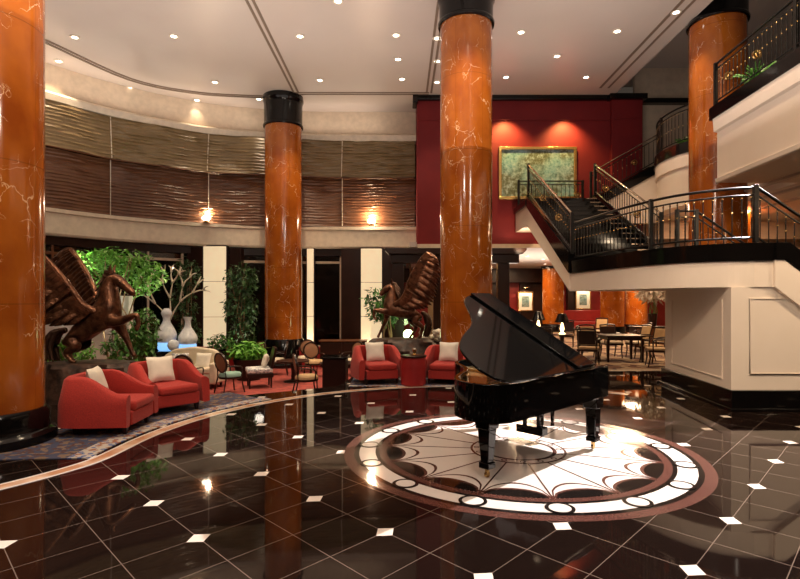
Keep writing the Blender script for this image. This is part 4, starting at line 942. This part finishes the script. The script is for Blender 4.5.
side_table('small dark lamp table beyond the raised piano lid, right one',4.62,15.2,.62); table_lamp('black-shaded table lamp beyond the piano lid, right one of two',4.62,15.2,.632)
def dining_chair(label,x,y,a,back,seat='tan_fabric',arms=True):
    t=thing('dining_chair',label,'chair',(x,y,.012),math.radians(a))
    b=MB(); b.box(-.22,.24,-.23,.23,.40,.45); b.build('seat',seat,t,bevel=.015)
    b=MB(); b.box(-.23,.23,-.24,.24,.35,.40); b.build('seat_frame','wood_dark',t,bevel=.006)
    b=MB(); b.hull_y([(-.22,.52),(-.19,.52),(-.27,.85),(-.30,.85)],-.19,.19); b.build('back_pad',back,t,bevel=.01)
    b=MB()
    for s in (-1,1): b.tube([(-.20,s*.21,.36),(-.22,s*.21,.6),(-.30,s*.21,.88)],.018,6)
    b.tube([(-.295,-.21,.88),(-.31,0,.90),(-.295,.21,.88)],.022,6); b.tube([(-.215,-.21,.5),(-.215,.21,.5)],.016,6); b.build('back_frame','wood_dark',t,smooth=60)
    for i,j in ((.2,.2),(.2,-.2)):
        b=MB(); b.tube([(i+.03,j,0),(i-.01,j,.2),(i,j,.36)],[.014,.018,.024],6); b.build('leg','wood_dark',t,smooth=60)
    for j in (.2,-.2):
        b=MB(); b.tube([(-.30,j,0),(-.22,j,.2),(-.2,j,.36)],[.014,.018,.022],6); b.build('leg','wood_dark',t,smooth=60)
    if arms:
        for s in (-1,1): b=MB(); b.tube(catmull([(-.25,s*.22,.64),(-.05,s*.25,.65),(.12,s*.24,.62),(.13,s*.23,.40)],4),.016,6); b.build('arm','wood_dark',t,smooth=60)
    return t
DC=[('dark wood armchair with pierced back seen from behind, nearest beyond the piano',4.6,13.0,60,'wood_dark','tan_fabric'),
    ('tan-backed dining chair facing the camera, behind the pierced-back chair',5.15,14.6,-100,'tan_fabric','cream_fabric'),
    ('dark dining chair with tan seat, second beyond the piano',4.98,14.0,-8,'wood_dark','tan_fabric'),
    ('tan-backed dining chair turned left at the dark table',6.55,14.7,190,'tan_fabric','cream_fabric'),
    ('tan-backed dining chair nearest the right end of the dark table',6.45,13.6,200,'tan_fabric','tan_fabric'),
    ('open-backed wooden armchair with tan seat beside the panelled stair block',6.15,12.75,165,'wood_mid','tan_fabric'),
    ('dark dining chair in the shade further back in the bar',4.3,17.6,-80,'wood_dark','tan_fabric'),
    ('dark dining chair beyond the lamps, before the short column',5.6,17.9,-110,'wood_dark','tan_fabric')]
DC+=[('tan-backed chair deeper in the bar, just right of the short column',7.6,20.2,-120,'tan_fabric','cream_fabric'),
    ('dark chair pushed to the far side of the dark dining table',5.85,14.75,-90,'wood_dark','cream_fabric'),
    ('low dark chair right of the lamp tables, turned to the bar',3.75,14.0,80,'wood_dark','tan_fabric'),
    ('tan-backed chair under the landing beside the dark sideboard',7.3,16.2,170,'tan_fabric','tan_fabric')]
for l,x,y,a,bk,s in DC: dining_chair(l,x,y,a,bk,s)
t=thing('dining_table','dark rectangular dining table among the tan-backed chairs','table',(5.75,13.95,.012))
b=MB(); b.box(-.5,.5,-.4,.4,.64,.68); b.build('tabletop','wood_dark',t,bevel=.008)
b=MB(); b.box(-.44,.44,-.34,.34,.56,.64); b.build('apron','wood_dark',t)
for i in (-.44,.44):
    for j in (-.34,.34): b=MB(); b.frustum(i,j,0,.022,.6,.034); b.build('leg','wood_dark',t)
t=thing('sideboard','dark sideboard in the bar under the flower arrangement','cabinet',(8.2,17.2,.01))
b=MB(); b.box(-.7,.7,-.25,.25,.08,.72); b.build('body','wood_dark',t,bevel=.01)
b=MB(); b.box(-.74,.74,-.28,.28,.72,.74); b.build('tabletop','wood_dark',t)
for s in (-.35,.35): b=MB(); b.box(s-.32,s+.32,-.27,-.25,.12,.68); b.build('door','wood_mid',t,bevel=.004)
